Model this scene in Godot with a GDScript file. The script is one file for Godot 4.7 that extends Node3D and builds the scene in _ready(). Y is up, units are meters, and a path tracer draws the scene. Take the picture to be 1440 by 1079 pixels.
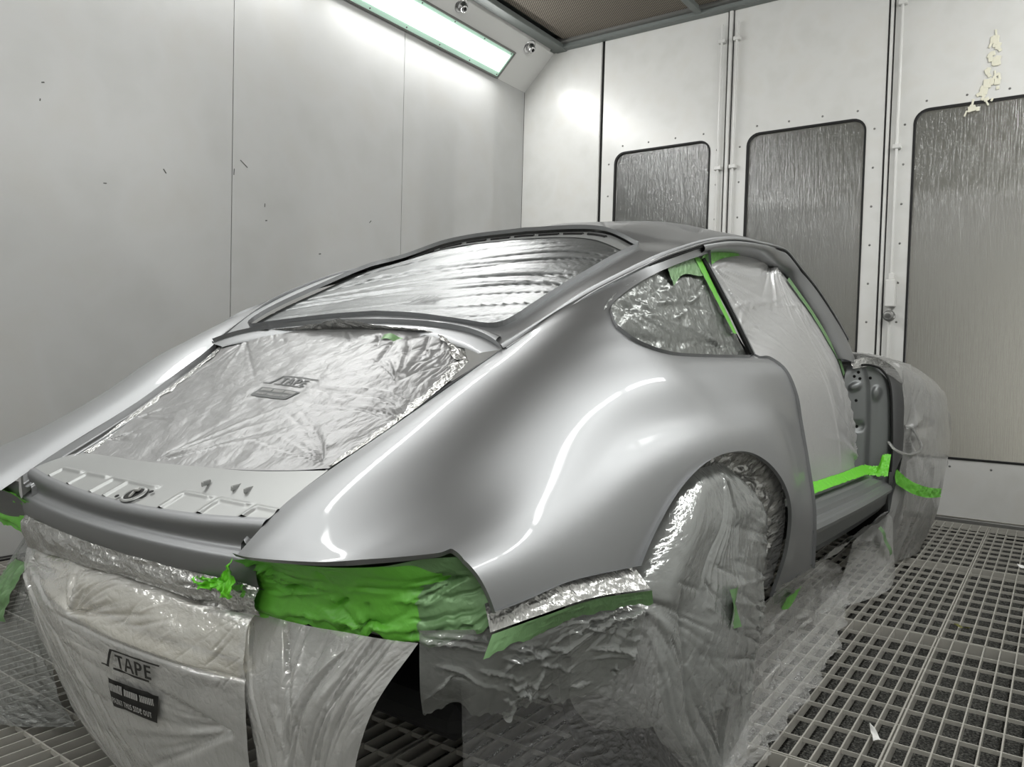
extends Node3D
# A stripped, freshly sprayed grey coupe shell, masked with film and tape, in a spray booth.
# x runs forward along the car, y up, z to the car's right. Metres.

var M := {}
var taken := {}
var fx_noise := FastNoiseLite.new()
var fine_noise := FastNoiseLite.new()
var ridge_noise := FastNoiseLite.new()

const WX := 3.25     # front wall of the booth (the doors)
const WZ := 1.93     # side walls
const CY := 3.02     # ceiling
const RX := -3.75    # rear wall

func _ready():
	# ---- camera, light, exposure
	var cam := Camera3D.new(); cam.name = "camera"; add_child(cam)
	cam.fov = 52.50; cam.near = 0.02; cam.far = 60.0
	cam.transform = Transform3D(cam_basis(-0.61496, -0.03664, 0.02635), Vector3(-1.5, 0.83, 1.38))
	cam.current = true
	var env := Environment.new()
	env.background_mode = Environment.BG_COLOR; env.background_color = Color(0.0, 0.0, 0.0)
	env.tonemap_mode = Environment.TONE_MAPPER_LINEAR
	env.tonemap_exposure = 1.0
	env.sdfgi_enabled = true; env.ssao_enabled = true; env.ssil_enabled = true
	var we := WorldEnvironment.new(); we.name = "booth_environment"; we.environment = env; add_child(we)
	for s in [-1.0, 1.0]:
		for x in LAMPS: lamp_light(x, s, 2.15)
	fx_noise.seed = 11; fx_noise.frequency = 1.0; fx_noise.fractal_octaves = 3
	fine_noise.seed = 5; fine_noise.frequency = 1.0; fine_noise.fractal_octaves = 2
	ridge_noise.seed = 23; ridge_noise.frequency = 1.0; ridge_noise.fractal_type = FastNoiseLite.FRACTAL_RIDGED; ridge_noise.fractal_octaves = 3
	materials()
	booth()
	doors()
	lamps()
	gratings()
	car()
	wheels()
	masking()

# ------------------------------------------------------------------ helpers
const LAMPS := [-2.88, -1.22, 0.44, 2.1]   # lens centres along the booth

func cam_basis(yaw: float, pitch: float, roll: float) -> Basis:
	var d := Vector3(cos(pitch) * cos(yaw), sin(pitch), cos(pitch) * sin(yaw))
	var r := d.cross(Vector3.UP).normalized(); var u := r.cross(d)
	return Basis(cos(roll) * r + sin(roll) * u, -sin(roll) * r + cos(roll) * u, -d)

func add(called: String, mesh: Mesh, m: Material, parent: Node = self) -> MeshInstance3D:
	var o := MeshInstance3D.new(); o.name = called; o.mesh = mesh; o.material_override = m
	if parent == self: o.name = numbered(called)
	parent.add_child(o, true)
	return o

func numbered(called: String) -> String:
	if not taken.has(called):
		taken[called] = 0; return called
	taken[called] += 1
	return "%s_%03d" % [called, taken[called]]

func thing(called: String, label: String, category: String, at := Vector3.ZERO, group := "") -> Node3D:
	var o := Node3D.new(); o.name = numbered(called); add_child(o); o.position = at
	tag(o, label, category, group)
	return o

func tag(o: Node, label: String, category: String, group := "") -> Node:
	o.set_meta("label", label); o.set_meta("category", category)
	if group: o.set_meta("group", group)
	return o

func struct(called: String, label: String, category: String) -> Node3D:
	var o := thing(called, label, category); o.set_meta("kind", "structure"); return o

func arr_mesh(v: PackedVector3Array, n: PackedVector3Array, uv: PackedVector2Array, idx: PackedInt32Array) -> ArrayMesh:
	var a := []; a.resize(Mesh.ARRAY_MAX)
	a[Mesh.ARRAY_VERTEX] = v; a[Mesh.ARRAY_NORMAL] = n; a[Mesh.ARRAY_TEX_UV] = uv; a[Mesh.ARRAY_INDEX] = idx
	var me := ArrayMesh.new(); me.add_surface_from_arrays(Mesh.PRIMITIVE_TRIANGLES, a)
	return me

# flat-shaded triangle collector
class Soup:
	var v := PackedVector3Array()
	var n := PackedVector3Array()
	var uv := PackedVector2Array()
	var idx := PackedInt32Array()
	func quad(a: Vector3, b: Vector3, c: Vector3, d: Vector3):   # counter-clockwise seen from outside
		var nn := (b - a).cross(d - a).normalized()
		if nn == Vector3.ZERO: nn = (c - b).cross(d - b).normalized()
		var k := v.size()
		for p in [a, b, c, d]:
			v.append(p); n.append(nn); uv.append(Vector2(p.x + p.z, p.y + p.z * 0.3))
		for i in [0, 2, 1, 0, 3, 2]: idx.append(k + i)
	func tri(a: Vector3, b: Vector3, c: Vector3):
		var nn := (b - a).cross(c - a).normalized(); var k := v.size()
		for p in [a, b, c]:
			v.append(p); n.append(nn); uv.append(Vector2(p.x + p.z, p.y))
		for i in [0, 2, 1]: idx.append(k + i)
	func box(lo: Vector3, hi: Vector3, c := 0.0):   # box with chamfered long edges
		obox(Transform3D(Basis(), (lo + hi) * 0.5), hi - lo, c)
	func obox(t: Transform3D, s: Vector3, c := 0.0):
		var h := s * 0.5
		if c <= 0.0:
			for ax in 3:
				for sg in [-1.0, 1.0]:
					var e := Vector3.ZERO; e[ax] = sg
					var f := Vector3.ZERO; f[(ax + 1) % 3] = 1.0
					var g := e.cross(f)
					quad(t * ((e - f - g) * h), t * ((e + f - g) * h), t * ((e + f + g) * h), t * ((e - f + g) * h))
			return
		c = minf(c, minf(h.x, minf(h.y, h.z)) * 0.9)
		var k := h - Vector3(c, c, c)
		for ax in 3:
			for sg in [-1.0, 1.0]:
				var e := Vector3.ZERO; e[ax] = sg
				var f := Vector3.ZERO; f[(ax + 1) % 3] = 1.0
				var g := e.cross(f)
				quad(t * (e * h - f * k - g * k), t * (e * h + f * k - g * k), t * (e * h + f * k + g * k), t * (e * h - f * k + g * k))
		for ax in 3:   # edges along ax
			var b := (ax + 1) % 3; var d := (ax + 2) % 3
			for sb in [-1.0, 1.0]:
				for sd in [-1.0, 1.0]:
					var p := Vector3.ZERO; p[b] = sb * h[b]; p[d] = sd * k[d]
					var q := Vector3.ZERO; q[b] = sb * k[b]; q[d] = sd * h[d]
					var l := Vector3.ZERO; l[ax] = k[ax]
					if sb * sd > 0: quad(t * (p - l), t * (p + l), t * (q + l), t * (q - l)) if false else face(t, p, q, l)
					else: face(t, p, q, l)
		for sx in [-1.0, 1.0]:
			for sy in [-1.0, 1.0]:
				for sz in [-1.0, 1.0]:
					var a := t * Vector3(sx * h.x, sy * k.y, sz * k.z)
					var b2 := t * Vector3(sx * k.x, sy * h.y, sz * k.z)
					var c2 := t * Vector3(sx * k.x, sy * k.y, sz * h.z)
					if sx * sy * sz > 0: tri(a, b2, c2)
					else: tri(a, c2, b2)
	func face(t: Transform3D, p: Vector3, q: Vector3, l: Vector3):
		var out := t.basis * (p + q)
		var a := t * (p - l); var b := t * (p + l); var c := t * (q + l); var d := t * (q - l)
		if (b - a).cross(d - a).dot(out) > 0: quad(a, b, c, d)
		else: quad(a, d, c, b)

func soup_mesh(s: Soup) -> ArrayMesh:
	return arr_mesh(s.v, s.n, s.uv, s.idx)

func box_mesh(lo: Vector3, hi: Vector3, c := 0.0) -> ArrayMesh:
	var s := Soup.new(); s.box(lo, hi, c); return soup_mesh(s)

# grid over u, v in 0..1 with smooth normals, an optional displacement, optional clips (keep sd > 0) and lips along the cuts
func grid(nu: int, nv: int, f: Callable, su := 1.0, sv := 1.0, disp = null, clips := [], lip := 0.0, mirror := false) -> ArrayMesh:
	var v := PackedVector3Array(); var uv := PackedVector2Array()
	v.resize((nu + 1) * (nv + 1)); uv.resize(v.size())
	for j in nv + 1:
		for i in nu + 1:
			v[j * (nu + 1) + i] = f.call(float(i) / nu, float(j) / nv)
			uv[j * (nu + 1) + i] = Vector2(su * i / nu, sv * j / nv)
	var n := grid_normals(v, nu, nv)
	if disp != null:
		for j in nv + 1:
			for i in nu + 1:
				var k := j * (nu + 1) + i
				v[k] += n[k] * disp.call(float(i) / nu, float(j) / nv)
		n = grid_normals(v, nu, nv)
	var idx := PackedInt32Array()
	for j in nv:
		for i in nu:
			var a := j * (nu + 1) + i
			idx.append_array([a, a + nu + 1, a + 1, a + 1, a + nu + 1, a + nu + 2])
	var cuts := []
	for c in clips:
		var sd := PackedFloat32Array(); sd.resize(v.size())
		for k in v.size(): sd[k] = c.call(v[k])
		var made := {}; var out := PackedInt32Array()
		for t in range(0, idx.size(), 3):
			var q := [idx[t], idx[t + 1], idx[t + 2]]
			var pos := int(sd[q[0]] > 0) + int(sd[q[1]] > 0) + int(sd[q[2]] > 0)
			if pos == 3: out.append_array(q)
			elif pos > 0:
				var poly := []; var edge := []
				for e in 3:
					var p: int = q[e]; var r: int = q[(e + 1) % 3]
					if sd[p] > 0: poly.append(p)
					if (sd[p] > 0) != (sd[r] > 0):
						var key := Vector2i(mini(p, r), maxi(p, r))
						if not made.has(key):
							var w := sd[p] / (sd[p] - sd[r])
							v.append(v[p].lerp(v[r], w)); n.append(n[p].lerp(n[r], w).normalized()); uv.append(uv[p].lerp(uv[r], w))
							made[key] = v.size() - 1
						poly.append(made[key]); edge.append(made[key])
				for e in range(1, poly.size() - 1): out.append_array([poly[0], poly[e], poly[e + 1]])
				if edge.size() == 2: cuts.append(edge)
		idx = out
	if lip != 0.0:
		for e in cuts:
			var a: Vector3 = v[e[0]]; var b: Vector3 = v[e[1]]
			var cut_away := false
			for q in clips:
				if q.call((a + b) * 0.5) < -0.002: cut_away = true
			if cut_away: continue
			var c: Vector3 = b - n[e[1]] * lip; var d: Vector3 = a - n[e[0]] * lip
			var nn := (b - a).cross(d - a).normalized(); var k := v.size()
			for p in [a, b, c, d]:
				v.append(p); n.append(nn); uv.append(Vector2(p.x, p.y))
			idx.append_array([k, k + 2, k + 1, k, k + 3, k + 2])
	if mirror:
		for k in v.size():
			v[k].z = -v[k].z; n[k].z = -n[k].z
		for t in range(0, idx.size(), 3):
			var h := idx[t]; idx[t] = idx[t + 1]; idx[t + 1] = h
	# drop unused vertices
	var used := PackedInt32Array(); used.resize(v.size()); used.fill(-1)
	var v2 := PackedVector3Array(); var n2 := PackedVector3Array(); var uv2 := PackedVector2Array()
	for t in idx.size():
		var k := idx[t]
		if used[k] < 0:
			used[k] = v2.size(); v2.append(v[k]); n2.append(n[k]); uv2.append(uv[k])
		idx[t] = used[k]
	return arr_mesh(v2, n2, uv2, idx)

func grid_normals(v: PackedVector3Array, nu: int, nv: int) -> PackedVector3Array:
	var n := PackedVector3Array(); n.resize(v.size())
	var w := nu + 1
	for j in nv + 1:
		for i in nu + 1:
			var du := v[j * w + mini(i + 1, nu)] - v[j * w + maxi(i - 1, 0)]
			var dv := v[mini(j + 1, nv) * w + i] - v[maxi(j - 1, 0) * w + i]
			n[j * w + i] = du.cross(dv).normalized()
	return n

# Catmull-Rom through points, t in 0..1
func cr(p: Array, t: float) -> Vector3:
	var k := clampf(t, 0.0, 1.0) * (p.size() - 1)
	var i := mini(int(k), p.size() - 2); var f := k - i
	var b: Vector3 = p[i]; var c: Vector3 = p[i + 1]
	var a: Vector3 = p[i - 1] if i > 0 else b * 2.0 - c
	var d: Vector3 = p[i + 2] if i + 2 < p.size() else c * 2.0 - b
	return b.cubic_interpolate(c, a, d, f)

func v3(a: Array) -> Array:
	var out := []
	for k in range(0, a.size(), 3): out.append(Vector3(a[k], a[k + 1], a[k + 2]))
	return out

# surface through rows of points
func loft(rows: Array) -> Callable:
	return func(u: float, v: float) -> Vector3:
		var col := []
		for r in rows: col.append(cr(r, u))
		return cr(col, v)

func coons(top: Array, bottom: Array, left: Array, right: Array) -> Callable:
	return func(u: float, v: float) -> Vector3:
		var a := cr(top, u); var b := cr(bottom, u); var l := cr(left, v); var r := cr(right, v)
		var p00: Vector3 = top[0]; var p10: Vector3 = top[-1]; var p01: Vector3 = bottom[0]; var p11: Vector3 = bottom[-1]
		return a * (1 - v) + b * v + l * (1 - u) + r * u - (p00 * (1 - u) * (1 - v) + p10 * u * (1 - v) + p01 * (1 - u) * v + p11 * u * v)

# tube or ribbon swept along points; profile in (side, up) plane
func sweep(pts: Array, profile: PackedVector2Array, up := Vector3.UP, closed_profile := true, n := 40) -> ArrayMesh:
	var path := []
	for k in n + 1: path.append(cr(pts, float(k) / n))
	var m := profile.size()
	var f := func(u: float, v: float) -> Vector3:
		var i := int(round(u * n)); var j := int(round(v * (m if closed_profile else m - 1)))
		var t: Vector3 = (path[mini(i + 1, n)] - path[maxi(i - 1, 0)]).normalized()
		var s := t.cross(up).normalized(); var w := s.cross(t)
		var q := profile[j % m]
		return path[i] + s * q.x + w * q.y
	return grid(n, m if closed_profile else m - 1, f, 1.0, 1.0)

func ring(r: float, m := 10, ry := -1.0) -> PackedVector2Array:
	var p := PackedVector2Array()
	for k in m: p.append(Vector2(cos(TAU * k / m) * r, sin(TAU * k / m) * (ry if ry > 0 else r)))
	return p

func lathe(prof: PackedVector2Array, m := 24) -> ArrayMesh:   # (radius, height) round y
	var k := prof.size() - 1
	return grid(m, k, func(u: float, v: float) -> Vector3:
		var q := prof[int(round(v * k))]
		return Vector3(q.x * cos(TAU * u), q.y, q.x * sin(TAU * u)))

func sm(a: float, b: float, x: float) -> float:
	return smoothstep(a, b, x)

# creases: [ax, ay, bx, by, width, height] in u, v; a fold that is sharpest at a and dies out at b
func fan(out: Array, rng: RandomNumberGenerator, au: float, av: float, a0: float, a1: float, n: int, length: float, w: float, h: float, aspect := 1.0):
	for k in n:
		var ang := deg_to_rad(lerpf(a0, a1, (k + rng.randf() * 0.7) / n)); var l := length * rng.randf_range(0.5, 1.1)
		out.append([au, av, au + cos(ang) * l, av + sin(ang) * l * aspect, w * rng.randf_range(0.6, 1.3), h * rng.randf_range(0.3, 1.0) * (1.0 if rng.randf() < 0.65 else -0.7)])

func scatter(out: Array, rng: RandomNumberGenerator, n: int, ang: float, spread: float, lmin: float, lmax: float, w: float, h: float, u0 := 0.0, u1 := 1.0, v0 := 0.0, v1 := 1.0, aspect := 1.0):
	for k in n:
		var a := deg_to_rad(ang + rng.randf_range(-spread, spread)); var l := rng.randf_range(lmin, lmax)
		var u := rng.randf_range(u0, u1); var v := rng.randf_range(v0, v1)
		out.append([u, v, u + cos(a) * l, v + sin(a) * l * aspect, w * rng.randf_range(0.5, 1.4), h * rng.randf_range(-0.6, 1.0)])

# many short, thin, sharp folds that catch the light
func streaks(out: Array, rng: RandomNumberGenerator, n: int, ang: float, spread: float, u0: float, u1: float, v0: float, v1: float, h := 0.0028, l := 0.14, w := 0.009):
	scatter(out, rng, n, ang, spread, l * 0.5, l * 1.3, w, h, u0, u1, v0, v1)

func creased(list: Array, u: float, v: float) -> float:
	var s := 0.0
	for c in list:
		var dx: float = c[2] - c[0]; var dy: float = c[3] - c[1]
		var px: float = u - c[0]; var py: float = v - c[1]
		var ll := dx * dx + dy * dy
		var t := (px * dx + py * dy) / ll
		if t < -0.1 or t > 1.0: continue
		t = maxf(t, 0.0)
		var ex := px - t * dx; var ey := py - t * dy
		var wd: float = c[4] * (0.35 + 0.65 * t)
		var q := sqrt(ex * ex + ey * ey) / wd
		if q > 2.2: continue
		s += c[5] * exp(-q * 2.0) * (1.0 - t) * minf(1.0, t * 6.0 + 0.25)
	return s

func edge_fade(u: float, v: float, e := 0.06) -> float:
	return sm(0.0, e, minf(minf(u, 1.0 - u), minf(v, 1.0 - v)))

# ------------------------------------------------------------------ materials
func smat(c: Color, rough: float, metal := 0.0) -> StandardMaterial3D:
	var m := StandardMaterial3D.new(); m.albedo_color = c; m.roughness = rough; m.metallic = metal; return m

func ntex(kind: int, freq: float, size := 512, seed_ := 1, ramp := [], oct := 4, fract := FastNoiseLite.FRACTAL_FBM, warp := 0.0) -> NoiseTexture2D:
	var f := FastNoiseLite.new(); f.noise_type = kind; f.frequency = freq; f.seed = seed_
	f.fractal_type = fract; f.fractal_octaves = oct
	if kind == FastNoiseLite.TYPE_CELLULAR:
		f.cellular_return_type = FastNoiseLite.RETURN_DISTANCE2_SUB; f.cellular_jitter = 1.0
	if warp > 0:
		f.domain_warp_enabled = true; f.domain_warp_amplitude = warp; f.domain_warp_frequency = freq
	var t := NoiseTexture2D.new(); t.width = size; t.height = size; t.seamless = true; t.noise = f
	if ramp.size():
		var g := Gradient.new(); g.offsets = PackedFloat32Array(); g.colors = PackedColorArray()
		var o := PackedFloat32Array(); var c := PackedColorArray()
		for e in ramp: o.append(e[0]); c.append(e[1])
		g.offsets = o; g.colors = c; t.color_ramp = g
	return t

func bump(m: StandardMaterial3D, t: Texture2D, scale_cm: float, rep: Vector2) -> StandardMaterial3D:
	m.heightmap_enabled = true; m.heightmap_texture = t; m.heightmap_scale = scale_cm
	m.uv1_scale = Vector3(rep.x, rep.y, 1)
	return m

func world_tri(m: StandardMaterial3D, s: float) -> StandardMaterial3D:
	m.uv1_triplanar = true; m.uv1_world_triplanar = true; m.uv1_scale = Vector3(s, s, s); return m

func film(c: Color, alpha: float, rough := 0.16) -> StandardMaterial3D:
	var m := smat(Color(c.r, c.g, c.b, alpha), rough); m.transparency = BaseMaterial3D.TRANSPARENCY_ALPHA; m.cull_mode = BaseMaterial3D.CULL_DISABLED
	return m

func materials():
	var foil := ntex(FastNoiseLite.TYPE_CELLULAR, 0.012, 512, 3, [], 3, FastNoiseLite.FRACTAL_FBM, 18.0)
	var crinkle := ntex(FastNoiseLite.TYPE_SIMPLEX, 0.012, 512, 9, [], 4, FastNoiseLite.FRACTAL_RIDGED, 25.0)
	M.paint = smat(Color(0.57, 0.575, 0.58), 0.46, 0.92); M.paint.clearcoat_enabled = true; M.paint.clearcoat = 0.28; M.paint.clearcoat_roughness = 0.06
	M.paint_soft = smat(Color(0.52, 0.525, 0.53), 0.45, 0.75)
	M.primed = smat(Color(0.60, 0.605, 0.60), 0.42, 0.55)
	M.wall = smat(Color(0.74, 0.742, 0.738), 0.34); M.wall.albedo_texture = ntex(FastNoiseLite.TYPE_SIMPLEX, 0.01, 512, 4, [[0.0, Color(0.97, 0.97, 0.965)], [0.5, Color(1, 1, 1)], [1.0, Color(0.985, 0.98, 0.97)]]); world_tri(M.wall, 0.35)
	M.near_wall = smat(Color(0.92, 0.92, 0.91), 0.4)
	M.door = smat(Color(0.815, 0.815, 0.805), 0.28); M.door.albedo_texture = M.wall.albedo_texture; world_tri(M.door, 0.6)
	M.soffit = smat(Color(0.84, 0.84, 0.83), 0.4)
	M.seam = smat(Color(0.20, 0.20, 0.20), 0.6)
	M.dark = smat(Color(0.03, 0.03, 0.03), 0.8)
	M.rubber = smat(Color(0.035, 0.035, 0.035), 0.7)
	M.tyre = smat(Color(0.05, 0.05, 0.05), 0.75)
	M.alloy = smat(Color(0.45, 0.46, 0.46), 0.4, 0.8)
	M.steel = smat(Color(0.50, 0.50, 0.49), 0.45, 0.7)
	M.chrome = smat(Color(0.8, 0.8, 0.8), 0.15, 1.0)
	M.rail = smat(Color(0.46, 0.48, 0.47), 0.5, 0.3)
	M.grate = smat(Color(0.72, 0.71, 0.68), 0.5, 0.25)
	M.mat = smat(Color(0.50, 0.50, 0.49), 0.95); M.mat.albedo_texture = ntex(FastNoiseLite.TYPE_SIMPLEX, 0.06, 512, 7, [[0.0, Color(0.25, 0.25, 0.25)], [0.5, Color(0.7, 0.7, 0.68)], [1.0, Color(1.2, 1.2, 1.15)]], 5)
	M.mat.heightmap_enabled = true; M.mat.heightmap_texture = ntex(FastNoiseLite.TYPE_SIMPLEX, 0.05, 512, 8, [], 5); M.mat.heightmap_scale = 3.0; world_tri(M.mat, 3.0)
	M.ceil = smat(Color(0.40, 0.38, 0.35), 0.9)
	var weave := Image.create(64, 64, true, Image.FORMAT_RGB8)
	for y in 64:
		for x in 64:
			var g := 0.42 + 0.28 * (sin(TAU * x / 16.0) * sin(TAU * y / 16.0)) + 0.18 * sin(TAU * (x + y) / 8.0)
			weave.set_pixel(x, y, Color(g, g * 0.97, g * 0.92))
	weave.generate_mipmaps()
	M.ceil.albedo_texture = ImageTexture.create_from_image(weave); M.ceil.albedo_color = Color(0.96, 0.93, 0.89); world_tri(M.ceil, 14.0)
	M.pane = film(Color(0.36, 0.37, 0.365), 0.62, 0.14); M.pane.metallic_specular = 0.7
	var streak := ntex(FastNoiseLite.TYPE_SIMPLEX, 0.02, 512, 14, [], 4)
	bump(M.pane, streak, 0.12, Vector2(5, 0.7))
	M.shop = smat(Color(0.62, 0.61, 0.57), 0.8)
	M.green = smat(Color(0.40, 0.70, 0.24), 0.40); M.green.backlight_enabled = true; M.green.backlight = Color(0.12, 0.3, 0.04); bump(M.green, foil, 0.10, Vector2(3, 3))
	M.green_bright = smat(Color(0.40, 0.78, 0.14), 0.42); bump(M.green_bright, foil, 0.3, Vector2(4, 4))
	M.green_dust = smat(Color(0.42, 0.56, 0.38), 0.40, 0.25); bump(M.green_dust, foil, 0.15, Vector2(3, 3))
	M.foil = smat(Color(0.72, 0.72, 0.71), 0.26, 0.72); bump(M.foil, foil, 0.35, Vector2(4, 4))
	M.film_door = smat(Color(0.72, 0.72, 0.72), 0.30, 0.45); bump(M.film_door, crinkle, 0.05, Vector2(4, 4))
	M.foil_grey = smat(Color(0.50, 0.51, 0.50), 0.30, 0.6); bump(M.foil_grey, foil, 0.25, Vector2(4, 4))
	M.pillar = smat(Color(0.50, 0.51, 0.51), 0.42, 0.6)
	M.film_wheel = film(Color(0.66, 0.67, 0.66), 0.56, 0.10); M.film_wheel.metallic = 0.3; bump(M.film_wheel, crinkle, 0.10, Vector2(3, 3))
	M.film_frost = film(Color(0.62, 0.62, 0.61), 0.58, 0.2); bump(M.film_frost, crinkle, 0.12, Vector2(3, 3))
	M.film_strip = film(Color(0.86, 0.86, 0.85), 0.36, 0.09); M.film_strip.metallic = 0.3; bump(M.film_strip, crinkle, 0.12, Vector2(3, 3))
	M.film_skirt = film(Color(0.60, 0.61, 0.60), 0.48, 0.10); M.film_skirt.metallic = 0.3; bump(M.film_skirt, crinkle, 0.12, Vector2(3, 3))
	M.film_silver = smat(Color(0.57, 0.57, 0.57), 0.40, 0.45); bump(M.film_silver, crinkle, 0.06, Vector2(4, 4))
	M.film_glossy = smat(Color(0.36, 0.37, 0.37), 0.36, 0.5); bump(M.film_glossy, crinkle, 0.05, Vector2(3, 3))
	M.film_clear = film(Color(0.78, 0.78, 0.77), 0.28); bump(M.film_clear, crinkle, 0.2, Vector2(3, 3))
	M.film_bag = film(Color(0.86, 0.86, 0.85), 0.38, 0.10); M.film_bag.metallic = 0.3; bump(M.film_bag, crinkle, 0.12, Vector2(3, 3))
	M.film_grey = film(Color(0.52, 0.53, 0.52), 0.50, 0.2); M.film_grey.metallic = 0.3; bump(M.film_grey, crinkle, 0.35, Vector2(3, 3))
	M.film_thin = film(Color(0.8, 0.8, 0.8), 0.12); bump(M.film_thin, crinkle, 0.5, Vector2(3, 3))
	M.leaf = smat(Color(0.42, 0.42, 0.20), 0.7)
	M.residue = smat(Color(0.84, 0.83, 0.76), 0.5)
	M.cream = smat(Color(0.86, 0.83, 0.74), 0.5)
	M.ink = smat(Color(0.06, 0.06, 0.06), 0.5)
	M.ink_pale = smat(Color(0.30, 0.31, 0.31), 0.5)
	M.print_light = smat(Color(0.62, 0.62, 0.61), 0.5)
	M.lens = smat(Color(0.80, 0.92, 0.86), 0.15); M.lens.emission_enabled = true; M.lens.emission = Color(0.72, 0.90, 0.80); M.lens.emission_energy_multiplier = 0.22
	M.glow = smat(Color(1, 1, 1), 0.4); M.glow.emission_enabled = true; M.glow.emission = Color(0.97, 1.0, 0.97); M.glow.emission_energy_multiplier = 2.0
	M.under = smat(Color(0.035, 0.035, 0.036), 0.85)

# ------------------------------------------------------------------ booth shell
func booth():
	var left := struct("wall_left", "grey-white panelled booth side wall behind the car", "wall")
	var k := 0
	for e in [[RX, -1.555], [-1.555, -0.378], [-0.378, 0.80], [0.80, 1.978], [1.978, WX]]:
		add("panel", box_mesh(Vector3(e[0] + 0.002, 0.0, -WZ - 0.06), Vector3(e[1] - 0.002, 2.757, -WZ), 0.0012), M.wall, left)
	add("backing", box_mesh(Vector3(RX, 0.0, -WZ - 0.12), Vector3(WX + 0.1, CY + 0.1, -WZ - 0.06)), M.seam, left)
	var scuff := smat(Color(0.30, 0.30, 0.29), 0.7); var pr := RandomNumberGenerator.new(); pr.seed = 3
	for e in [[0.865, 1.73, 0.05, -0.6], [-0.055, 1.85, 0.012, 0.3], [-0.065, 1.78, 0.010, 1.4], [0.19, 1.505, 0.014, 0.1], [0.455, 1.61, 0.022, -0.9], [0.99, 1.55, 0.018, 1.5], [1.0, 1.475, 0.012, 0.2], [0.81, 1.68, 0.03, 1.5], [1.72, 1.58, 0.02, 0.8], [1.35, 1.35, 0.015, 0.2]]:
		var sc := Soup.new(); sc.obox(Transform3D(Basis(Vector3(0, 0, 1), e[3]), Vector3(e[0], e[1], -WZ + 0.0004)), Vector3(e[2], 0.0035 + 0.002 * pr.randf(), 0.0012), 0.0004)
		add("scuff_mark", soup_mesh(sc), scuff, left)
	var right := struct("wall_right", "panelled booth side wall behind the camera", "wall")
	add("panel", box_mesh(Vector3(RX, 0.0, WZ), Vector3(WX, CY, WZ + 0.1)), M.near_wall, right)
	var rear := struct("wall_rear", "booth end wall behind the camera", "wall")
	add("panel", box_mesh(Vector3(RX - 0.1, -0.5, -WZ - 0.1), Vector3(RX, CY + 0.1, WZ + 0.1)), M.near_wall, rear)
	var front := struct("wall_front", "white booth end wall with three glazed doors", "wall")
	add("corner_panel", box_mesh(Vector3(WX, 0.0, -WZ), Vector3(WX + 0.06, CY, -1.290), 0.002), M.door, front)
	add("edge_bead", box_mesh(Vector3(WX - 0.006, 0.0, -1.304), Vector3(WX + 0.004, CY, -1.290), 0.003), M.door, front)
	add("end_panel", box_mesh(Vector3(WX, 0.0, 1.43), Vector3(WX + 0.06, CY, WZ), 0.002), M.door, front)
	add("head", box_mesh(Vector3(WX + 0.002, 3.0, -1.284), Vector3(WX + 0.06, CY, 1.43)), M.rail, front)
	var skirt := struct("baseboard_front", "grey metal sill along the foot of the doors", "baseboard")
	add("sill_strip", box_mesh(Vector3(WX - 0.012, -0.03, -WZ), Vector3(WX + 0.05, 0.022, WZ), 0.004), M.steel, skirt)
	# sloped light soffits on both sides
	for s in [-1.0, 1.0]:
		var so := struct("trim_soffit", "sloped light box running along the top of the %s wall" % ("far" if s < 0 else "near"), "light box")
		var sp := Soup.new()
		var a := Vector3(0, 2.757, s * WZ); var b := Vector3(0, CY, s * 1.65); var c := Vector3(0, CY, s * WZ)
		var x0 := Vector3(RX, 0, 0); var x1 := Vector3(WX - 0.001, 0, 0)
		if s < 0:
			sp.quad(a + x0, a + x1, b + x1, b + x0)
		else:
			sp.quad(a + x1, a + x0, b + x0, b + x1)
		sp.tri(a + x1, c + x1, b + x1); sp.tri(a + x0, b + x0, c + x0)
		add("slope_panel", soup_mesh(sp), M.soffit, so)
		add("top_rail", box_mesh(Vector3(RX, CY - 0.035, minf(s * 1.655, s * 1.57)), Vector3(WX, CY, maxf(s * 1.655, s * 1.57)), 0.004), M.rail, so)
	# ceiling: filter panels in metal frames
	var ce := struct("ceiling", "brown-grey woven filter ceiling in metal frames", "ceiling")
	add("deck", box_mesh(Vector3(RX, CY + 0.05, -WZ), Vector3(WX + 0.06, CY + 0.12, WZ)), M.rail, ce)
	var xs := [RX, -2.25, -0.75, 0.75, 2.25, WX - 0.03]; var zs := [-1.57, -0.58, 0.41, 1.57]
	for i in xs.size() - 1:
		for j in zs.size() - 1:
			add("filter_panel", box_mesh(Vector3(xs[i] + 0.005, CY + 0.012, zs[j] + 0.02), Vector3(xs[i + 1] - 0.005, CY + 0.03, zs[j + 1] - 0.02)), M.ceil, ce)
	for z in [-0.58, 0.41]:
		add("cross_rail", box_mesh(Vector3(RX, CY - 0.02, z - 0.022), Vector3(WX, CY + 0.05, z + 0.022), 0.003), M.rail, ce)
	add("wall_rail", box_mesh(Vector3(WX - 0.06, CY - 0.03, -WZ), Vector3(WX, CY + 0.05, WZ), 0.006), M.rail, ce)
	add("wall_rail", box_mesh(Vector3(WX - 0.10, CY - 0.005, -1.6), Vector3(WX - 0.06, CY + 0.03, 1.6), 0.004), M.steel, ce)
	# pit under the gratings
	var pit := struct("floor", "dark extraction pit under the floor gratings", "floor")
	add("pit_floor", box_mesh(Vector3(RX, -0.6, -WZ), Vector3(WX, -0.5, WZ)), M.under, pit)
	for z in [-WZ, WZ]: add("pit_side", box_mesh(Vector3(RX, -0.5, z - 0.05), Vector3(WX, -0.0, z + 0.05)), M.under, pit)
	add("pit_side", box_mesh(Vector3(WX, -0.5, -WZ), Vector3(WX + 0.05, 0.0, WZ)), M.under, pit)
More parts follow.
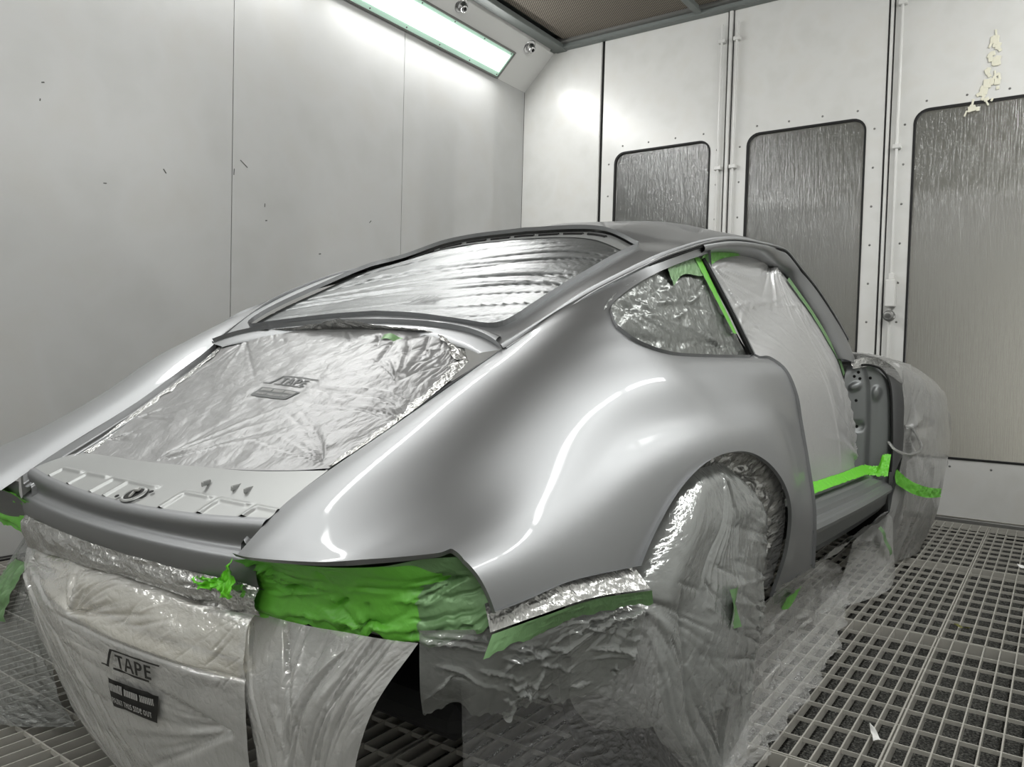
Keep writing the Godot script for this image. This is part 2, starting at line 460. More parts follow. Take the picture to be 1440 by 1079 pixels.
	var f := add("filter_mat", grid(60, 60, func(u: float, v: float) -> Vector3:
		var x := lerpf(-0.9, WX, u); var z := lerpf(0.25, WZ, v)
		return Vector3(x, -0.055 + 0.008 * fx_noise.get_noise_2d(x * 9.0, z * 9.0), z)), M.mat, pit)
	f.set_meta("kind", "stuff")

func lamp_frame(s: float) -> Transform3D:   # frame on the soffit slope: x along the booth, y up the slope, z out of it
	var a := Vector3(0, 2.757, s * WZ); var b := Vector3(0, CY, s * 1.65)
	var up := (b - a).normalized(); var x := Vector3.RIGHT; var out := x.cross(up)
	if s > 0: x = -x; out = x.cross(up)
	return Transform3D(Basis(x, up, out), a)

func lamp_light(x: float, s: float, e: float):
	var t := lamp_frame(s)
	var l := AreaLight3D.new(); l.name = numbered("lamp_light"); add_child(l)
	l.area_size = Vector2(1.50, 0.12); l.light_energy = e; l.light_color = Color(0.99, 0.99, 0.985); l.area_normalize_energy = true
	l.shadow_enabled = true; l.area_range = 12.0
	var p := t * Vector3(0, 0.115, 0.022); p.x = x
	l.transform = Transform3D(Basis(t.basis.x, -t.basis.y, -t.basis.z) if false else Basis(-t.basis.x, t.basis.y, -t.basis.z), p)
	# the light shines along its -z, out of the slope
	l.transform.basis = Basis(t.basis.x, t.basis.y, t.basis.z).rotated(t.basis.y, PI)

func lamps():
	for s in [-1.0, 1.0]:
		var t := lamp_frame(s); var k := 0
		for x in LAMPS:
			var side := "far" if s < 0 else "near"
			var lab: String = ["%s soffit lamp at the back of the booth", "%s soffit lamp beside the car tail", "%s soffit lamp above the rear wheel", "%s soffit lamp nearest the booth doors"][k] % side
			var o := thing("booth_lamp", "long glowing fluorescent " + lab, "lamp", Vector3.ZERO, "booth lamps")
			var f := t; f.origin.x = x; k += 1
			o.transform = f
			var h := 0.80
			# glass pane with a greenish border, emitting diffuser, frame, screws
			var fr := Soup.new()
			for e in [[-h, h, 0.004, 0.016], [-h, h, 0.205, 0.217], [-h, -h + 0.012, 0.016, 0.205], [h - 0.012, h, 0.016, 0.205]]:
				fr.box(Vector3(e[0], e[2], 0.0), Vector3(e[1], e[3], 0.014), 0.002)
			add("frame", soup_mesh(fr), M.steel, o)
			add("glass_border", box_mesh(Vector3(-h + 0.012, 0.016, 0.001), Vector3(h - 0.012, 0.205, 0.006)), M.lens, o)
			var g := Soup.new(); g.box(Vector3(-h + 0.03, 0.048, 0.006), Vector3(h - 0.03, 0.182, 0.012), 0.002)
			add("diffuser", soup_mesh(g), M.glow, o)
			for i in 6:
				for y in [0.027, 0.195]:
					var sc := add("screw", lathe(PackedVector2Array([Vector2(0, 0.004), Vector2(0.004, 0.003), Vector2(0.0055, 0.0)]), 8), M.steel, o)
					sc.transform = Transform3D(Basis(Vector3.RIGHT, PI / 2), Vector3(lerpf(-h + 0.06, h - 0.03, i / 5.0), y, 0.006))
		# round sprinkler-like air nozzles above the lamps
		for x in ([2.24, 2.985] if s < 0 else [2.24]):
			var p := t * Vector3(0, 0.295, 0); p.x = x
			var o := thing("air_nozzle", "chrome round nozzle on the soffit %s" % ("beside the corner" if x > 2.5 else ("above the %s lamp middle" % ("far" if s < 0 else "near"))), "nozzle", Vector3.ZERO, "soffit nozzles")
			o.transform = Transform3D(Basis(t.basis.x, t.basis.z, -t.basis.y).scaled_local(Vector3(1.35, 1.35, 1.35)), p)
			add("flange", lathe(PackedVector2Array([Vector2(0.0, 0.006), Vector2(0.026, 0.006), Vector2(0.034, 0.004), Vector2(0.036, 0.0)])), M.chrome, o)
			add("body", lathe(PackedVector2Array([Vector2(0.024, 0.004), Vector2(0.023, 0.014), Vector2(0.018, 0.017), Vector2(0.019, 0.028), Vector2(0.013, 0.032), Vector2(0.0, 0.032)])), M.chrome, o)
			add("hole", lathe(PackedVector2Array([Vector2(0.0085, 0.0315), Vector2(0.0085, 0.034), Vector2(0.0, 0.034)])), M.dark, o)

# ------------------------------------------------------------------ doors
func rounded(z0: float, z1: float, y0: float, y1: float, r: float, n := 6) -> PackedVector2Array:
	var p := PackedVector2Array()
	for c in [[z1 - r, y1 - r, 0.0], [z0 + r, y1 - r, 90.0], [z0 + r, y0 + r, 180.0], [z1 - r, y0 + r, 270.0]]:
		for k in n + 1:
			var a := deg_to_rad(c[2] + 90.0 * k / n)
			p.append(Vector2(c[0] + cos(a) * r, c[1] + sin(a) * r))
	return p

# plate in the z-y plane round a rounded hole, between x0 (facing the room) and x1
func holed_plate(z0: float, z1: float, y0: float, y1: float, hole: PackedVector2Array, x0: float, x1: float) -> ArrayMesh:
	var s := Soup.new(); var m := hole.size()
	var lo := Vector2(1e9, 1e9); var hi := Vector2(-1e9, -1e9)
	for h in hole:
		lo = lo.min(h); hi = hi.max(h)
	for r in [[z0, lo.x, y0, y1], [hi.x, z1, y0, y1], [lo.x, hi.x, y0, lo.y], [lo.x, hi.x, hi.y, y1]]:
		s.quad(Vector3(x0, r[2], r[0]), Vector3(x0, r[2], r[1]), Vector3(x0, r[3], r[1]), Vector3(x0, r[3], r[0]))
	for k in m:
		var a := hole[k]; var b := hole[(k + 1) % m]
		s.quad(Vector3(x0, a.y, a.x), Vector3(x0, b.y, b.x), Vector3(x1, b.y, b.x), Vector3(x1, a.y, a.x))
		if absf(a.x - b.x) > 1e-5 and absf(a.y - b.y) > 1e-5:
			var c := Vector2(lo.x if a.x + b.x < lo.x + hi.x else hi.x, lo.y if a.y + b.y < lo.y + hi.y else hi.y)
			s.tri(Vector3(x0, a.y, a.x), Vector3(x0, c.y, c.x), Vector3(x0, b.y, b.x))
	s.box(Vector3(x0 + 0.0002, y0, z0), Vector3(x1, y1, z0 + 0.001)); s.box(Vector3(x0 + 0.0002, y0, z1 - 0.001), Vector3(x1, y1, z1))
	s.box(Vector3(x0 + 0.0002, y0, z0), Vector3(x1, y0 + 0.001, z1)); s.box(Vector3(x0 + 0.0002, y1 - 0.001, z0), Vector3(x1, y1, z1))
	return soup_mesh(s)

func doors():
	var spec := [[-1.268, -0.405, -1.171, -0.490, "left"], [-0.362, 0.512, -0.260, 0.422, "middle"], [0.548, 1.425, 0.660, 1.338, "right"]]
	var rng := RandomNumberGenerator.new(); rng.seed = 4
	for k in 3:
		var e: Array = spec[k]
		var d := struct("door_%d" % (k + 1), "white booth door leaf with tall rounded window, %s of three" % e[4], "door")
		var hole := rounded(e[2], e[3], 0.334, 2.222, 0.075)
		if k == 0:   # its lower outer corner is cut back behind the car
			pass
		add("leaf", holed_plate(e[0], e[1], 0.03, 2.995, hole, WX, WX + 0.05), M.door, d)
		var gm := Soup.new(); var inner := rounded(e[2] + 0.011, e[3] - 0.011, 0.345, 2.211, 0.066); var m := hole.size()
		for i in m:
			var a := hole[i]; var b := hole[(i + 1) % m]; var c := inner[(i + 1) % m]; var f := inner[i]
			gm.quad(Vector3(WX - 0.003, f.y, f.x), Vector3(WX - 0.003, a.y, a.x), Vector3(WX - 0.003, b.y, b.x), Vector3(WX - 0.003, c.y, c.x))
			gm.quad(Vector3(WX - 0.003, c.y, c.x), Vector3(WX + 0.02, c.y, c.x), Vector3(WX + 0.02, f.y, f.x), Vector3(WX - 0.003, f.y, f.x))
		add("gasket", soup_mesh(gm), M.rubber, d)
		add("pane", grid(24, 60, func(u: float, v: float) -> Vector3:
			return Vector3(WX + 0.014, lerpf(0.33, 2.225, v), lerpf(e[2] - 0.002, e[3] + 0.002, u)), 1.0, 1.0), M.pane, d)
		# screws round the window
		var n := 0
		for i in 4: screw(d, Vector3(WX, 2.262, lerpf(e[2] + 0.06, e[3] - 0.05, i / 3.0)))
		for i in 9:
			var y := lerpf(0.42, 2.15, i / 8.0)
			screw(d, Vector3(WX, y, e[2] - 0.042)); screw(d, Vector3(WX, y, e[3] + 0.042))
		for i in 4: screw(d, Vector3(WX, 0.296, lerpf(e[2] + 0.06, e[3] - 0.05, i / 3.0)))
	var sm_ := Soup.new(); var pr := RandomNumberGenerator.new(); pr.seed = 8
	for k in 46:
		var f := pr.randf(); var y := lerpf(2.16, 2.56, f); var z := 1.02 - 0.07 * sm(0.5, 0.0, f) * 2.0 * (0.5 - f) + pr.randf_range(-0.03, 0.03) * (1.6 - f)
		var w := pr.randf_range(0.008, 0.028); var h := pr.randf_range(0.012, 0.05); var r := pr.randf_range(-0.5, 0.5)
		sm_.obox(Transform3D(Basis(Vector3.RIGHT, r), Vector3(WX - 0.003 - 0.002 * pr.randf(), y, z)), Vector3(0.004, h, w), 0.0015)
	tag(add("peeled_residue", soup_mesh(sm_), M.residue), "pale peeling tape residue above the right door window", "residue")
	var posts := struct("trim_posts", "pale meeting strips between the booth doors", "trim")
	for z in [[-0.404, -0.364], [0.513, 0.547]]:
		add("back_strip", box_mesh(Vector3(WX + 0.012, 0.03, z[0]), Vector3(WX + 0.05, 2.995, z[1])), M.seam, posts)
		add("cover_strip", box_mesh(Vector3(WX - 0.012, 0.03, z[0] + 0.011), Vector3(WX + 0.012, 2.995, z[1] - 0.007), 0.003), M.door, posts)
	add("hinge_gap", box_mesh(Vector3(WX + 0.008, 0.0, -1.290), Vector3(WX + 0.05, 3.0, -1.266)), M.dark, posts)
	var rods := [[-0.432, "left of the first meeting strip"], [-0.336, "right of the first meeting strip"], [0.585, "on the right door beside the second meeting strip"]]
	for r in rods:
		var o := thing("door_bolt_rod", "long white vertical bolt rod " + r[1], "bolt rod", Vector3(WX - 0.022, 0.05, r[0]), "door bolt rods")
		add("rod", tube([Vector3(0, 0, 0), Vector3(0, 1.4, 0), Vector3(0, 2.86, 0)], 0.008), M.door, o)
		for y in [0.55, 1.98, 2.76]:
			var c := Soup.new(); c.box(Vector3(-0.012, y - 0.012, -0.022), Vector3(0.022, y + 0.012, 0.022), 0.003)
			add("clip", soup_mesh(c), M.door, o)
	var lt := thing("door_latch", "grey bolt latch box with round knob on the right door", "latch", Vector3(WX - 0.02, 1.10, 0.588))
	var lb := Soup.new(); lb.box(Vector3(-0.035, 0.05, -0.026), Vector3(0.02, 0.20, 0.026), 0.005); lb.box(Vector3(-0.02, 0.20, -0.014), Vector3(0.02, 0.235, 0.014), 0.003)
	add("case", soup_mesh(lb), M.door, lt)
	var kn := add("knob", lathe(PackedVector2Array([Vector2(0, 0.05), Vector2(0.022, 0.05), Vector2(0.030, 0.042), Vector2(0.031, 0.02), Vector2(0.02, 0.01), Vector2(0.015, 0.0)])), M.steel, lt)
	kn.transform = Transform3D(Basis(Vector3(0, 0, 1), PI / 2), Vector3(0.0, 0.0, 0.0))
	var bk := struct("wall_workshop", "dim workshop seen through the door windows", "wall")
	add("far_wall", box_mesh(Vector3(5.6, -0.5, -4.0), Vector3(5.7, 3.6, 4.0)), M.shop, bk)
	add("roof", box_mesh(Vector3(WX + 0.06, 3.5, -4.0), Vector3(5.7, 3.6, 4.0)), M.shop, bk)
	add("ground", box_mesh(Vector3(WX + 0.06, -0.5, -4.0), Vector3(5.7, -0.02, 4.0)), M.shop, bk)
	var wl := thing("work_light", "white glowing work lamp standing in the workshop behind the right door", "lamp", Vector3(4.9, 0.0, 2.2))
	add("stand", tube([Vector3.ZERO, Vector3(0, 0.3, 0), Vector3(0, 0.65, 0)], 0.015), M.steel, wl)
	add("bulb_glow", box_mesh(Vector3(-0.02, 0.65, -0.1), Vector3(0.02, 0.85, 0.1), 0.01), M.glow, wl)
	var ol := OmniLight3D.new(); ol.name = "work_light_source"; add_child(ol); ol.position = Vector3(4.86, 0.75, 2.2); ol.light_energy = 9.0; ol.omni_range = 12.0; ol.omni_attenuation = 2.0; ol.light_size = 0.1; ol.shadow_enabled = true
	for z in [-4.0, 4.0]: add("side", box_mesh(Vector3(WX + 0.06, -0.5, z - 0.05), Vector3(5.7, 3.6, z + 0.05)), M.shop, bk)

func screw(d: Node3D, p: Vector3):
	if not M.has("screw_mesh"): M.screw_mesh = lathe(PackedVector2Array([Vector2(0, 0.0035), Vector2(0.004, 0.003), Vector2(0.0065, 0.0)]), 8)
	var o := add("screw", M.screw_mesh, M.steel, d)
	o.transform = Transform3D(Basis(Vector3(0, 0, 1), PI / 2), p)

func tube(pts: Array, r: float, m := 10, n := 24) -> ArrayMesh:
	var up := Vector3.UP
	var dir: Vector3 = pts[-1] - pts[0]
	if absf(dir.normalized().y) > 0.8: up = Vector3.RIGHT
	return sweep(pts, ring(r, m), up, true, n)

# ------------------------------------------------------------------ floor gratings
func gratings():
	var bear := box_mesh(Vector3(-0.505, -0.025, -0.0017), Vector3(0.505, 0.0, 0.0017))
	var cross := box_mesh(Vector3(-0.0017, -0.010, -0.405), Vector3(0.0017, -0.0005, 0.405))
	var edge_x := box_mesh(Vector3(-0.509, -0.032, -0.002), Vector3(0.509, 0.0005, 0.002))
	var edge_z := box_mesh(Vector3(-0.002, -0.032, -0.405), Vector3(0.002, 0.0005, 0.405))
	var xs := [-2.40, -1.373, -0.348, 0.677, 1.702, 2.727]; var zs := [-1.735, -0.925, -0.115, 0.70, 1.51]
	for i in xs.size():
		for j in zs.size():
			var seen: bool = (j >= 3 and i >= 2) or (i <= 2 and i >= 1 and j in [1, 2])
			var row: String = ["at the back of the booth", "behind the car tail", "under the tail", "beside the rear wheel", "beside the sill", "in front of the doors"][i]
			var col: String = ["along the far wall", "under the far wheels", "under the car middle", "under the near wheels", "right of the car"][j]
			var o := thing("floor_grating", "steel bar floor grating %s, %s" % [row, col], "grating", Vector3(xs[i], 0, zs[j]), "floor gratings")
			if seen:
				for k in 19: (add("bearing_bar", bear, M.grate, o)).position.z = -0.405 + 0.0405 * (k + 1)
				for k in 9: (add("cross_bar", cross, M.grate, o)).position.x = -0.51 + 0.102 * (k + 1)
				for z in [-0.405, 0.405]: (add("edge_bar", edge_x, M.grate, o)).position.z = z - signf(z) * 0.004
				for x in [-0.508, 0.508]: (add("edge_bar", edge_z, M.grate, o)).position.x = x
			else:
				var s := Soup.new()
				for k in 21: s.box(Vector3(-0.505, -0.032, -0.405 + 0.0405 * k - 0.0016), Vector3(0.505, 0.0, -0.405 + 0.0405 * k + 0.0016))
				for k in 11: s.box(Vector3(-0.51 + 0.102 * k - 0.0016, -0.012, -0.405), Vector3(-0.51 + 0.102 * k + 0.0016, -0.0005, 0.405))
				add("bar_lattice", soup_mesh(s), M.grate, o).set_meta("kind", "stuff")

# ------------------------------------------------------------------ the car shell
# stations along the car: x, then eleven (y, z) pairs from the roof rail or lid gutter down to the rocker
const ST := [
	[-0.87, 0.42, 0.405, 0.44, 0.445, 0.45, 0.485, 0.455, 0.525, 0.455, 0.565, 0.45, 0.60, 0.44, 0.63, 0.42, 0.65, 0.39, 0.66, 0.35, 0.665, 0.30, 0.665],
	[-0.82, 0.505, 0.400, 0.522, 0.445, 0.531, 0.490, 0.536, 0.535, 0.539, 0.58, 0.537, 0.620, 0.530, 0.650, 0.500, 0.670, 0.45, 0.680, 0.39, 0.685, 0.31, 0.685],
	[-0.78, 0.538, 0.394, 0.552, 0.440, 0.557, 0.490, 0.559, 0.54, 0.559, 0.587, 0.557, 0.632, 0.549, 0.676, 0.530, 0.710, 0.48, 0.724, 0.40, 0.726, 0.31, 0.72],
	[-0.70, 0.592, 0.390, 0.603, 0.440, 0.606, 0.490, 0.603, 0.54, 0.595, 0.60, 0.583, 0.662, 0.565, 0.724, 0.535, 0.765, 0.48, 0.782, 0.41, 0.782, 0.31, 0.775],
	[-0.50, 0.697, 0.416, 0.711, 0.468, 0.714, 0.525, 0.706, 0.58, 0.686, 0.633, 0.650, 0.688, 0.605, 0.743, 0.553, 0.788, 0.485, 0.815, 0.41, 0.822, 0.30, 0.81],
	[-0.30, 0.812, 0.460, 0.828, 0.513, 0.831, 0.568, 0.820, 0.62, 0.795, 0.668, 0.750, 0.722, 0.695, 0.768, 0.630, 0.826, 0.53, 0.858, 0.42, 0.858, 0.29, 0.84],
	[-0.10, 0.936, 0.524, 0.930, 0.578, 0.910, 0.628, 0.873, 0.672, 0.836, 0.711, 0.790, 0.755, 0.727, 0.799, 0.655, 0.855, 0.54, 0.883, 0.42, 0.878, 0.29, 0.85],
	[0.10, 1.024, 0.559, 0.985, 0.607, 0.92, 0.636, 0.852, 0.668, 0.836, 0.707, 0.799, 0.751, 0.738, 0.801, 0.664, 0.861, 0.545, 0.893, 0.42, 0.884, 0.29, 0.85],
	[0.30, 1.093, 0.571, 1.02, 0.592, 0.93, 0.630, 0.846, 0.666, 0.837, 0.706, 0.802, 0.750, 0.743, 0.800, 0.667, 0.860, 0.545, 0.893, 0.42, 0.884, 0.29, 0.85],
	[0.50, 1.146, 0.572, 1.06, 0.576, 0.955, 0.62, 0.846, 0.666, 0.837, 0.708, 0.803, 0.751, 0.742, 0.786, 0.666, 0.823, 0.54, 0.857, 0.42, 0.862, 0.28, 0.846],
	[0.70, 1.184, 0.571, 1.08, 0.568, 0.96, 0.617, 0.848, 0.665, 0.837, 0.708, 0.804, 0.752, 0.740, 0.782, 0.667, 0.797, 0.54, 0.823, 0.42, 0.843, 0.27, 0.845],
	[0.80, 1.196, 0.57, 1.08, 0.568, 0.96, 0.617, 0.848, 0.665, 0.837, 0.708, 0.804, 0.752, 0.740, 0.782, 0.667, 0.795, 0.54, 0.815, 0.42, 0.838, 0.265, 0.845]]

func hermite(xs: Array, ys: Array, x: float) -> float:
	var n := xs.size(); var i := 0
	while i < n - 2 and x > xs[i + 1]: i += 1
	var h: float = xs[i + 1] - xs[i]; var t: float = (x - xs[i]) / h
	var m0: float = (ys[i + 1] - ys[maxi(i - 1, 0)]) / (xs[i + 1] - xs[maxi(i - 1, 0)])
	var m1: float = (ys[mini(i + 2, n - 1)] - ys[i]) / (xs[mini(i + 2, n - 1)] - xs[i])
	var t2 := t * t; var t3 := t2 * t
	return ys[i] * (2 * t3 - 3 * t2 + 1) + h * m0 * (t3 - 2 * t2 + t) + ys[i + 1] * (3 * t2 - 2 * t3) + h * m1 * (t3 - t2)

var side_cols := []
func side_prepare(nt: int):
	var xs := []; var rows := []
	for s in ST:
		xs.append(s[0]); var pts := []
		for k in 11: pts.append(Vector3(s[1 + 2 * k], s[2 + 2 * k], 0))
		rows.append(pts)
	side_cols = [xs, []]
	for j in nt + 1:
		var ys := []; var zs := []
		for r in rows:
			var p := cr(r, float(j) / nt); ys.append(p.x); zs.append(p.y)
		side_cols[1].append([ys, zs])

func side_z(x: float, y: float) -> float:   # the flank's half width at a place below the belt
	var a := 0; var b := 110
	for k in 7:
		var h := (a + b) / 2
		if hermite(side_cols[0], side_cols[1][h][0], x) > y: a = h
		else: b = h
	return hermite(side_cols[0], side_cols[1][a][1], x)

func arch_sd(p: Vector3, grow := 0.0) -> float:
	var dx := p.x + 0.05; var dy := p.y - 0.30
	var a := (0.405 if dx < 0 else 0.352) + grow; var b := 0.352 + grow; var n := 2.0 if dx < 0 else 2.35
	if dy < 0: dy = 0.0
	return (pow(pow(absf(dx) / a, n) + pow(dy / b, n), 1.0 / n) - 1.0) * 0.35

var qwin := PackedVector2Array()
func quarter_outline():
	var p := v3([-0.113, 0.888, 0, -0.100, 0.906, 0, -0.051, 0.938, 0, 0.083, 0.992, 0, 0.223, 1.037, 0, 0.393, 1.084, 0, 0.545, 1.121, 0])
	for k in 25: 
		var q := cr(p, k / 24.0); qwin.append(Vector2(q.x, q.y))
	p = v3([0.661, 0.853, 0, 0.652, 0.843, 0, 0.572, 0.839, 0, 0.313, 0.837, 0, 0.103, 0.837, 0, -0.012, 0.842, 0, -0.08, 0.855, 0, -0.112, 0.873, 0])
	for k in 25:
		var q := cr(p, k / 25.0); qwin.append(Vector2(q.x, q.y))

func poly_sd(poly: PackedVector2Array, q: Vector2) -> float:   # positive outside
	var d := 1e9; var inside := false; var n := poly.size(); var j := n - 1
	for i in n:
		var a := poly[i]; var b := poly[j]; var e := b - a; var w := q - a
		var t := clampf(w.dot(e) / e.length_squared(), 0.0, 1.0)
		d = minf(d, (w - e * t).length_squared())
		if (a.y > q.y) != (b.y > q.y) and q.x < (b.x - a.x) * (q.y - a.y) / (b.y - a.y) + a.x: inside = not inside
		j = i
	return -sqrt(d) if inside else sqrt(d)

func win_z(y: float) -> float: return 0.665 - 0.42 * (y - 0.845)

const DRIP := [-0.255, 0.845, 0.476, -0.142, 0.909, 0.512, -0.04, 0.966, 0.536, 0.081, 1.017, 0.556, 0.239, 1.074, 0.568, 0.373, 1.112, 0.572, 0.529, 1.151, 0.572, 0.692, 1.182, 0.571, 0.85, 1.201, 0.569, 1.057, 1.216, 0.564, 1.2, 1.226, 0.558, 1.374, 1.232, 0.545, 1.502, 1.184, 0.560, 1.663, 1.117, 0.584, 1.819, 1.015, 0.621, 1.90, 0.932, 0.653]

func drip_zd(x: float) -> float:
	return hermite([-0.26, -0.1, 0.1, 0.3, 0.6, 0.9, 1.2, 1.5], [0.474, 0.524, 0.559, 0.571, 0.572, 0.568, 0.558, 0.535], x)

# roof crown: height at fractions of the half width
const RF := [-0.26, -0.1, 0.1, 0.3, 0.42, 0.5, 0.7, 0.9, 1.15, 1.4, 1.6]
const RY := [[0.855, 0.853, 0.851, 0.847, 0.842], [0.934, 0.934, 0.935, 0.936, 0.936], [1.028, 1.028, 1.024, 1.023, 1.023], [1.126, 1.122, 1.106, 1.099, 1.093], [1.180, 1.172, 1.142, 1.131, 1.122],
	[1.214, 1.203, 1.168, 1.155, 1.146], [1.268, 1.252, 1.215, 1.199, 1.183], [1.300, 1.283, 1.245, 1.226, 1.205], [1.316, 1.299, 1.260, 1.242, 1.221], [1.300, 1.284, 1.250, 1.236, 1.222], [1.255, 1.24, 1.21, 1.2, 1.19]]
const RS := [0.0, 0.5, 0.78, 0.91, 1.0]

func roof_y(x: float, z: float) -> float:
	var s := absf(z) / drip_zd(x); var ys := []
	for k in 5:
		var c := []
		for r in RY: c.append(r[k])
		ys.append(hermite(RF, c, x))
	return hermite(RS, ys, minf(s, 1.0))

var rwin := PackedVector2Array()    # rear window opening seen from above (x, z)
func rear_window_outline():
	var p := v3([0.505, 0, 0, 0.501, 0.15, 0, 0.482, 0.26, 0, 0.440, 0.36, 0, 0.389, 0.43, 0, 0.345, 0.465, 0, 0.20, 0.462, 0, 0.05, 0.456, 0, -0.09, 0.45, 0, -0.17, 0.437, 0, -0.195, 0.40, 0, -0.175, 0.30, 0, -0.145, 0.15, 0, -0.13, 0.0, 0])
	for k in 53:
		var q := cr(p, k / 52.0); rwin.append(Vector2(q.x, q.y))
	for k in range(51, 0, -1):
		var q := cr(p, k / 52.0); rwin.append(Vector2(q.x, -q.y))

func car():
	side_prepare(110); quarter_outline(); rear_window_outline()
	var car_ := thing("car", "stripped grey metallic coupe body shell, freshly sprayed and masked with film", "car")
	var fs := func(u: float, v: float) -> Vector3:
		var x := lerpf(-0.87, 0.80, u); var c: Array = side_cols[1][int(round(v * 110))]
		return Vector3(x, hermite(side_cols[0], c[0], x), hermite(side_cols[0], c[1], x))
	var tail := func(p: Vector3) -> float:
		if p.x > -0.5: return 1.0
		var xl := -0.706 + (0.565 - p.y) * 0.25; var yt := 0.524 + 0.118 * (p.z - 0.41)
		var a := p.x - xl; var b := p.y - yt
		var h := clampf(0.5 + 0.5 * (a - b) / 0.010, 0.0, 1.0)   # rounded corner
		return lerpf(b, a, h) - 0.010 * h * (1 - h)
	var low := func(p: Vector3) -> float: return p.y - (0.502 - 0.06 * maxf(-0.55 - p.x, 0.0) if p.x < -0.1 else 0.275 - 0.03 * (p.x - 0.3))
	var arch := func(p: Vector3) -> float: return arch_sd(p) if p.z > 0.6 else 1.0
	var door := func(p: Vector3) -> float:
		var xd := 0.70 if p.y < 0.838 else lerpf(0.70, 0.672 - (p.y - 0.85) * 0.385, sm(0.838, 0.852, p.y))
		return xd - p.x
	var win := func(p: Vector3) -> float:
		if p.y < 0.82 or p.x < -0.2: return 1.0
		return poly_sd(qwin, Vector2(p.x, p.y))
	add("rear_quarter_panel", grid(170, 110, fs, 1.69, 1.1, null, [tail, low, arch, door, win], 0.008), M.paint, car_)
	add("rear_quarter_panel", grid(110, 110, fs, 1.69, 1.1, null, [tail, low, arch, door, win], 0.013, true), M.paint, car_)
	# roof with the rear window cut out
	var fr := func(u: float, v: float) -> Vector3:
		var x := lerpf(-0.26, 1.55, u); var z := lerpf(-1.0, 1.0, v) * drip_zd(x)
		return Vector3(x, roof_y(x, z) , z)
	var k_line := func(p: Vector3) -> float: return p.x - (-0.175 - 0.085 * pow(absf(p.z) / 0.475, 2.6))
	add("roof", grid(110, 90, fr, 1.8, 1.1, null, [func(p: Vector3) -> float: return poly_sd(rwin, Vector2(p.x, p.z)), k_line], 0.012), M.paint, car_)
	# step behind the roof lip, with slots
	var lip := func(u: float, v: float) -> Vector3:
		var z := lerpf(-0.475, 0.475, u); var a := absf(z)
		var x1 := 0.508 - 0.15 * pow(a / 0.467, 3.2); var x0 := x1 - 0.06
		var y1 := roof_y(x1, z) - 0.009; var y0 := roof_y(x0, z) - 0.010
		return Vector3(lerpf(x1 + 0.004, x0, v), lerpf(y1, y0, v) - 0.004 * sin(PI * v), z)
	add("vent_strip", grid(60, 6, lip), M.primed, car_)
	for k in 8:
		var z := lerpf(0.275, -0.36, k / 7.0)
		var a := cr([lip.call((z - 0.036 + 0.475) / 0.95, 0.22), lip.call((z + 0.475) / 0.95, 0.22), lip.call((z + 0.036 + 0.475) / 0.95, 0.22)], 0.0)
		var pts := [lip.call((z - 0.036 + 0.475) / 0.95, 0.25), lip.call((z + 0.475) / 0.95, 0.25), lip.call((z + 0.036 + 0.475) / 0.95, 0.25)]
		add("vent_slot", sweep(pts, ring(0.0055, 8, 0.0045), Vector3(0.5, 0.87, 0), true, 8), M.dark, car_)
	# rolled lip of the hinge panel down to the engine bay
	var kx := func(z: float) -> float: return -0.175 - 0.085 * pow(absf(z) / 0.475, 2.6)
	var lip2 := func(u: float, v: float) -> Vector3:
		var z := lerpf(-0.474, 0.474, u); var x: float = kx.call(z); var y := roof_y(x, z)
		var w := 1.0 - 0.75 * pow(absf(z) / 0.475, 4.0)
		var p0 := Vector3(x, y, z); var s := lerpf(1.0, 0.90, sm(0.3, 1.0, v))
		return Vector3(x - 0.034 * w * sin(v * PI * 0.5), y - 0.030 * w * (1.0 - cos(v * PI * 0.5)) - 0.004 * v, z * s)
	add("hinge_panel_lip", grid(60, 10, lip2), M.paint, car_)
	var ridge := func(u: float, v: float) -> Vector3:   # raised bead along the crest
		var z := lerpf(-0.45, 0.45, u); var x: float = kx.call(z) + 0.012; var a := v * PI
		return Vector3(x - 0.010 * cos(a), roof_y(x - 0.010 * cos(a), z) + 0.005 * sin(a), z)
	add("hinge_panel_bead", grid(60, 8, ridge), M.paint, car_)
	# gutters beside the engine bay, both sides
	for s in [1.0, -1.0]:
		var a_line := v3([-0.255, 0.843, 0.474, -0.30, 0.814, 0.460, -0.40, 0.757, 0.434, -0.50, 0.697, 0.416, -0.60, 0.645, 0.398, -0.70, 0.592, 0.390, -0.74, 0.566, 0.391, -0.762, 0.551, 0.393])
		var gut := func(u: float, v: float) -> Vector3:
			var p := cr(a_line, u); var prof: Array = [Vector2(0.0, 0.0), Vector2(-0.003, -0.016), Vector2(-0.005, -0.022), Vector2(-0.018, -0.024), Vector2(-0.030, -0.022), Vector2(-0.034, -0.017), Vector2(-0.040, -0.024), Vector2(-0.042, -0.08)]
			var q: Vector2 = prof[int(round(v * 7))]
			return Vector3(p.x, p.y + q.y, p.z + q.x * (1.0 - 0.35 * sm(0.12, 0.0, u)))
		add("lid_gutter", grid(40, 7, gut, 1.0, 1.0, null, [], 0.0, s < 0), M.paint, car_)
		# drip rail
		add("drip_rail", mirror_if(sweep(v3(DRIP), PackedVector2Array([Vector2(-0.004, -0.006), Vector2(0.011, -0.006), Vector2(0.012, -0.001), Vector2(0.009, 0.001), Vector2(0.007, -0.002), Vector2(0.0, -0.002), Vector2(-0.002, 0.006), Vector2(-0.006, 0.006)]), Vector3.UP, true, 60), s < 0), M.paint, car_)
		add("gutter_groove", mirror_if(sweep(shifted(v3(DRIP), Vector3(0, -0.0105, 0.004)), ring(0.0045, 6), Vector3.UP, true, 60), s < 0), M.dark, car_)
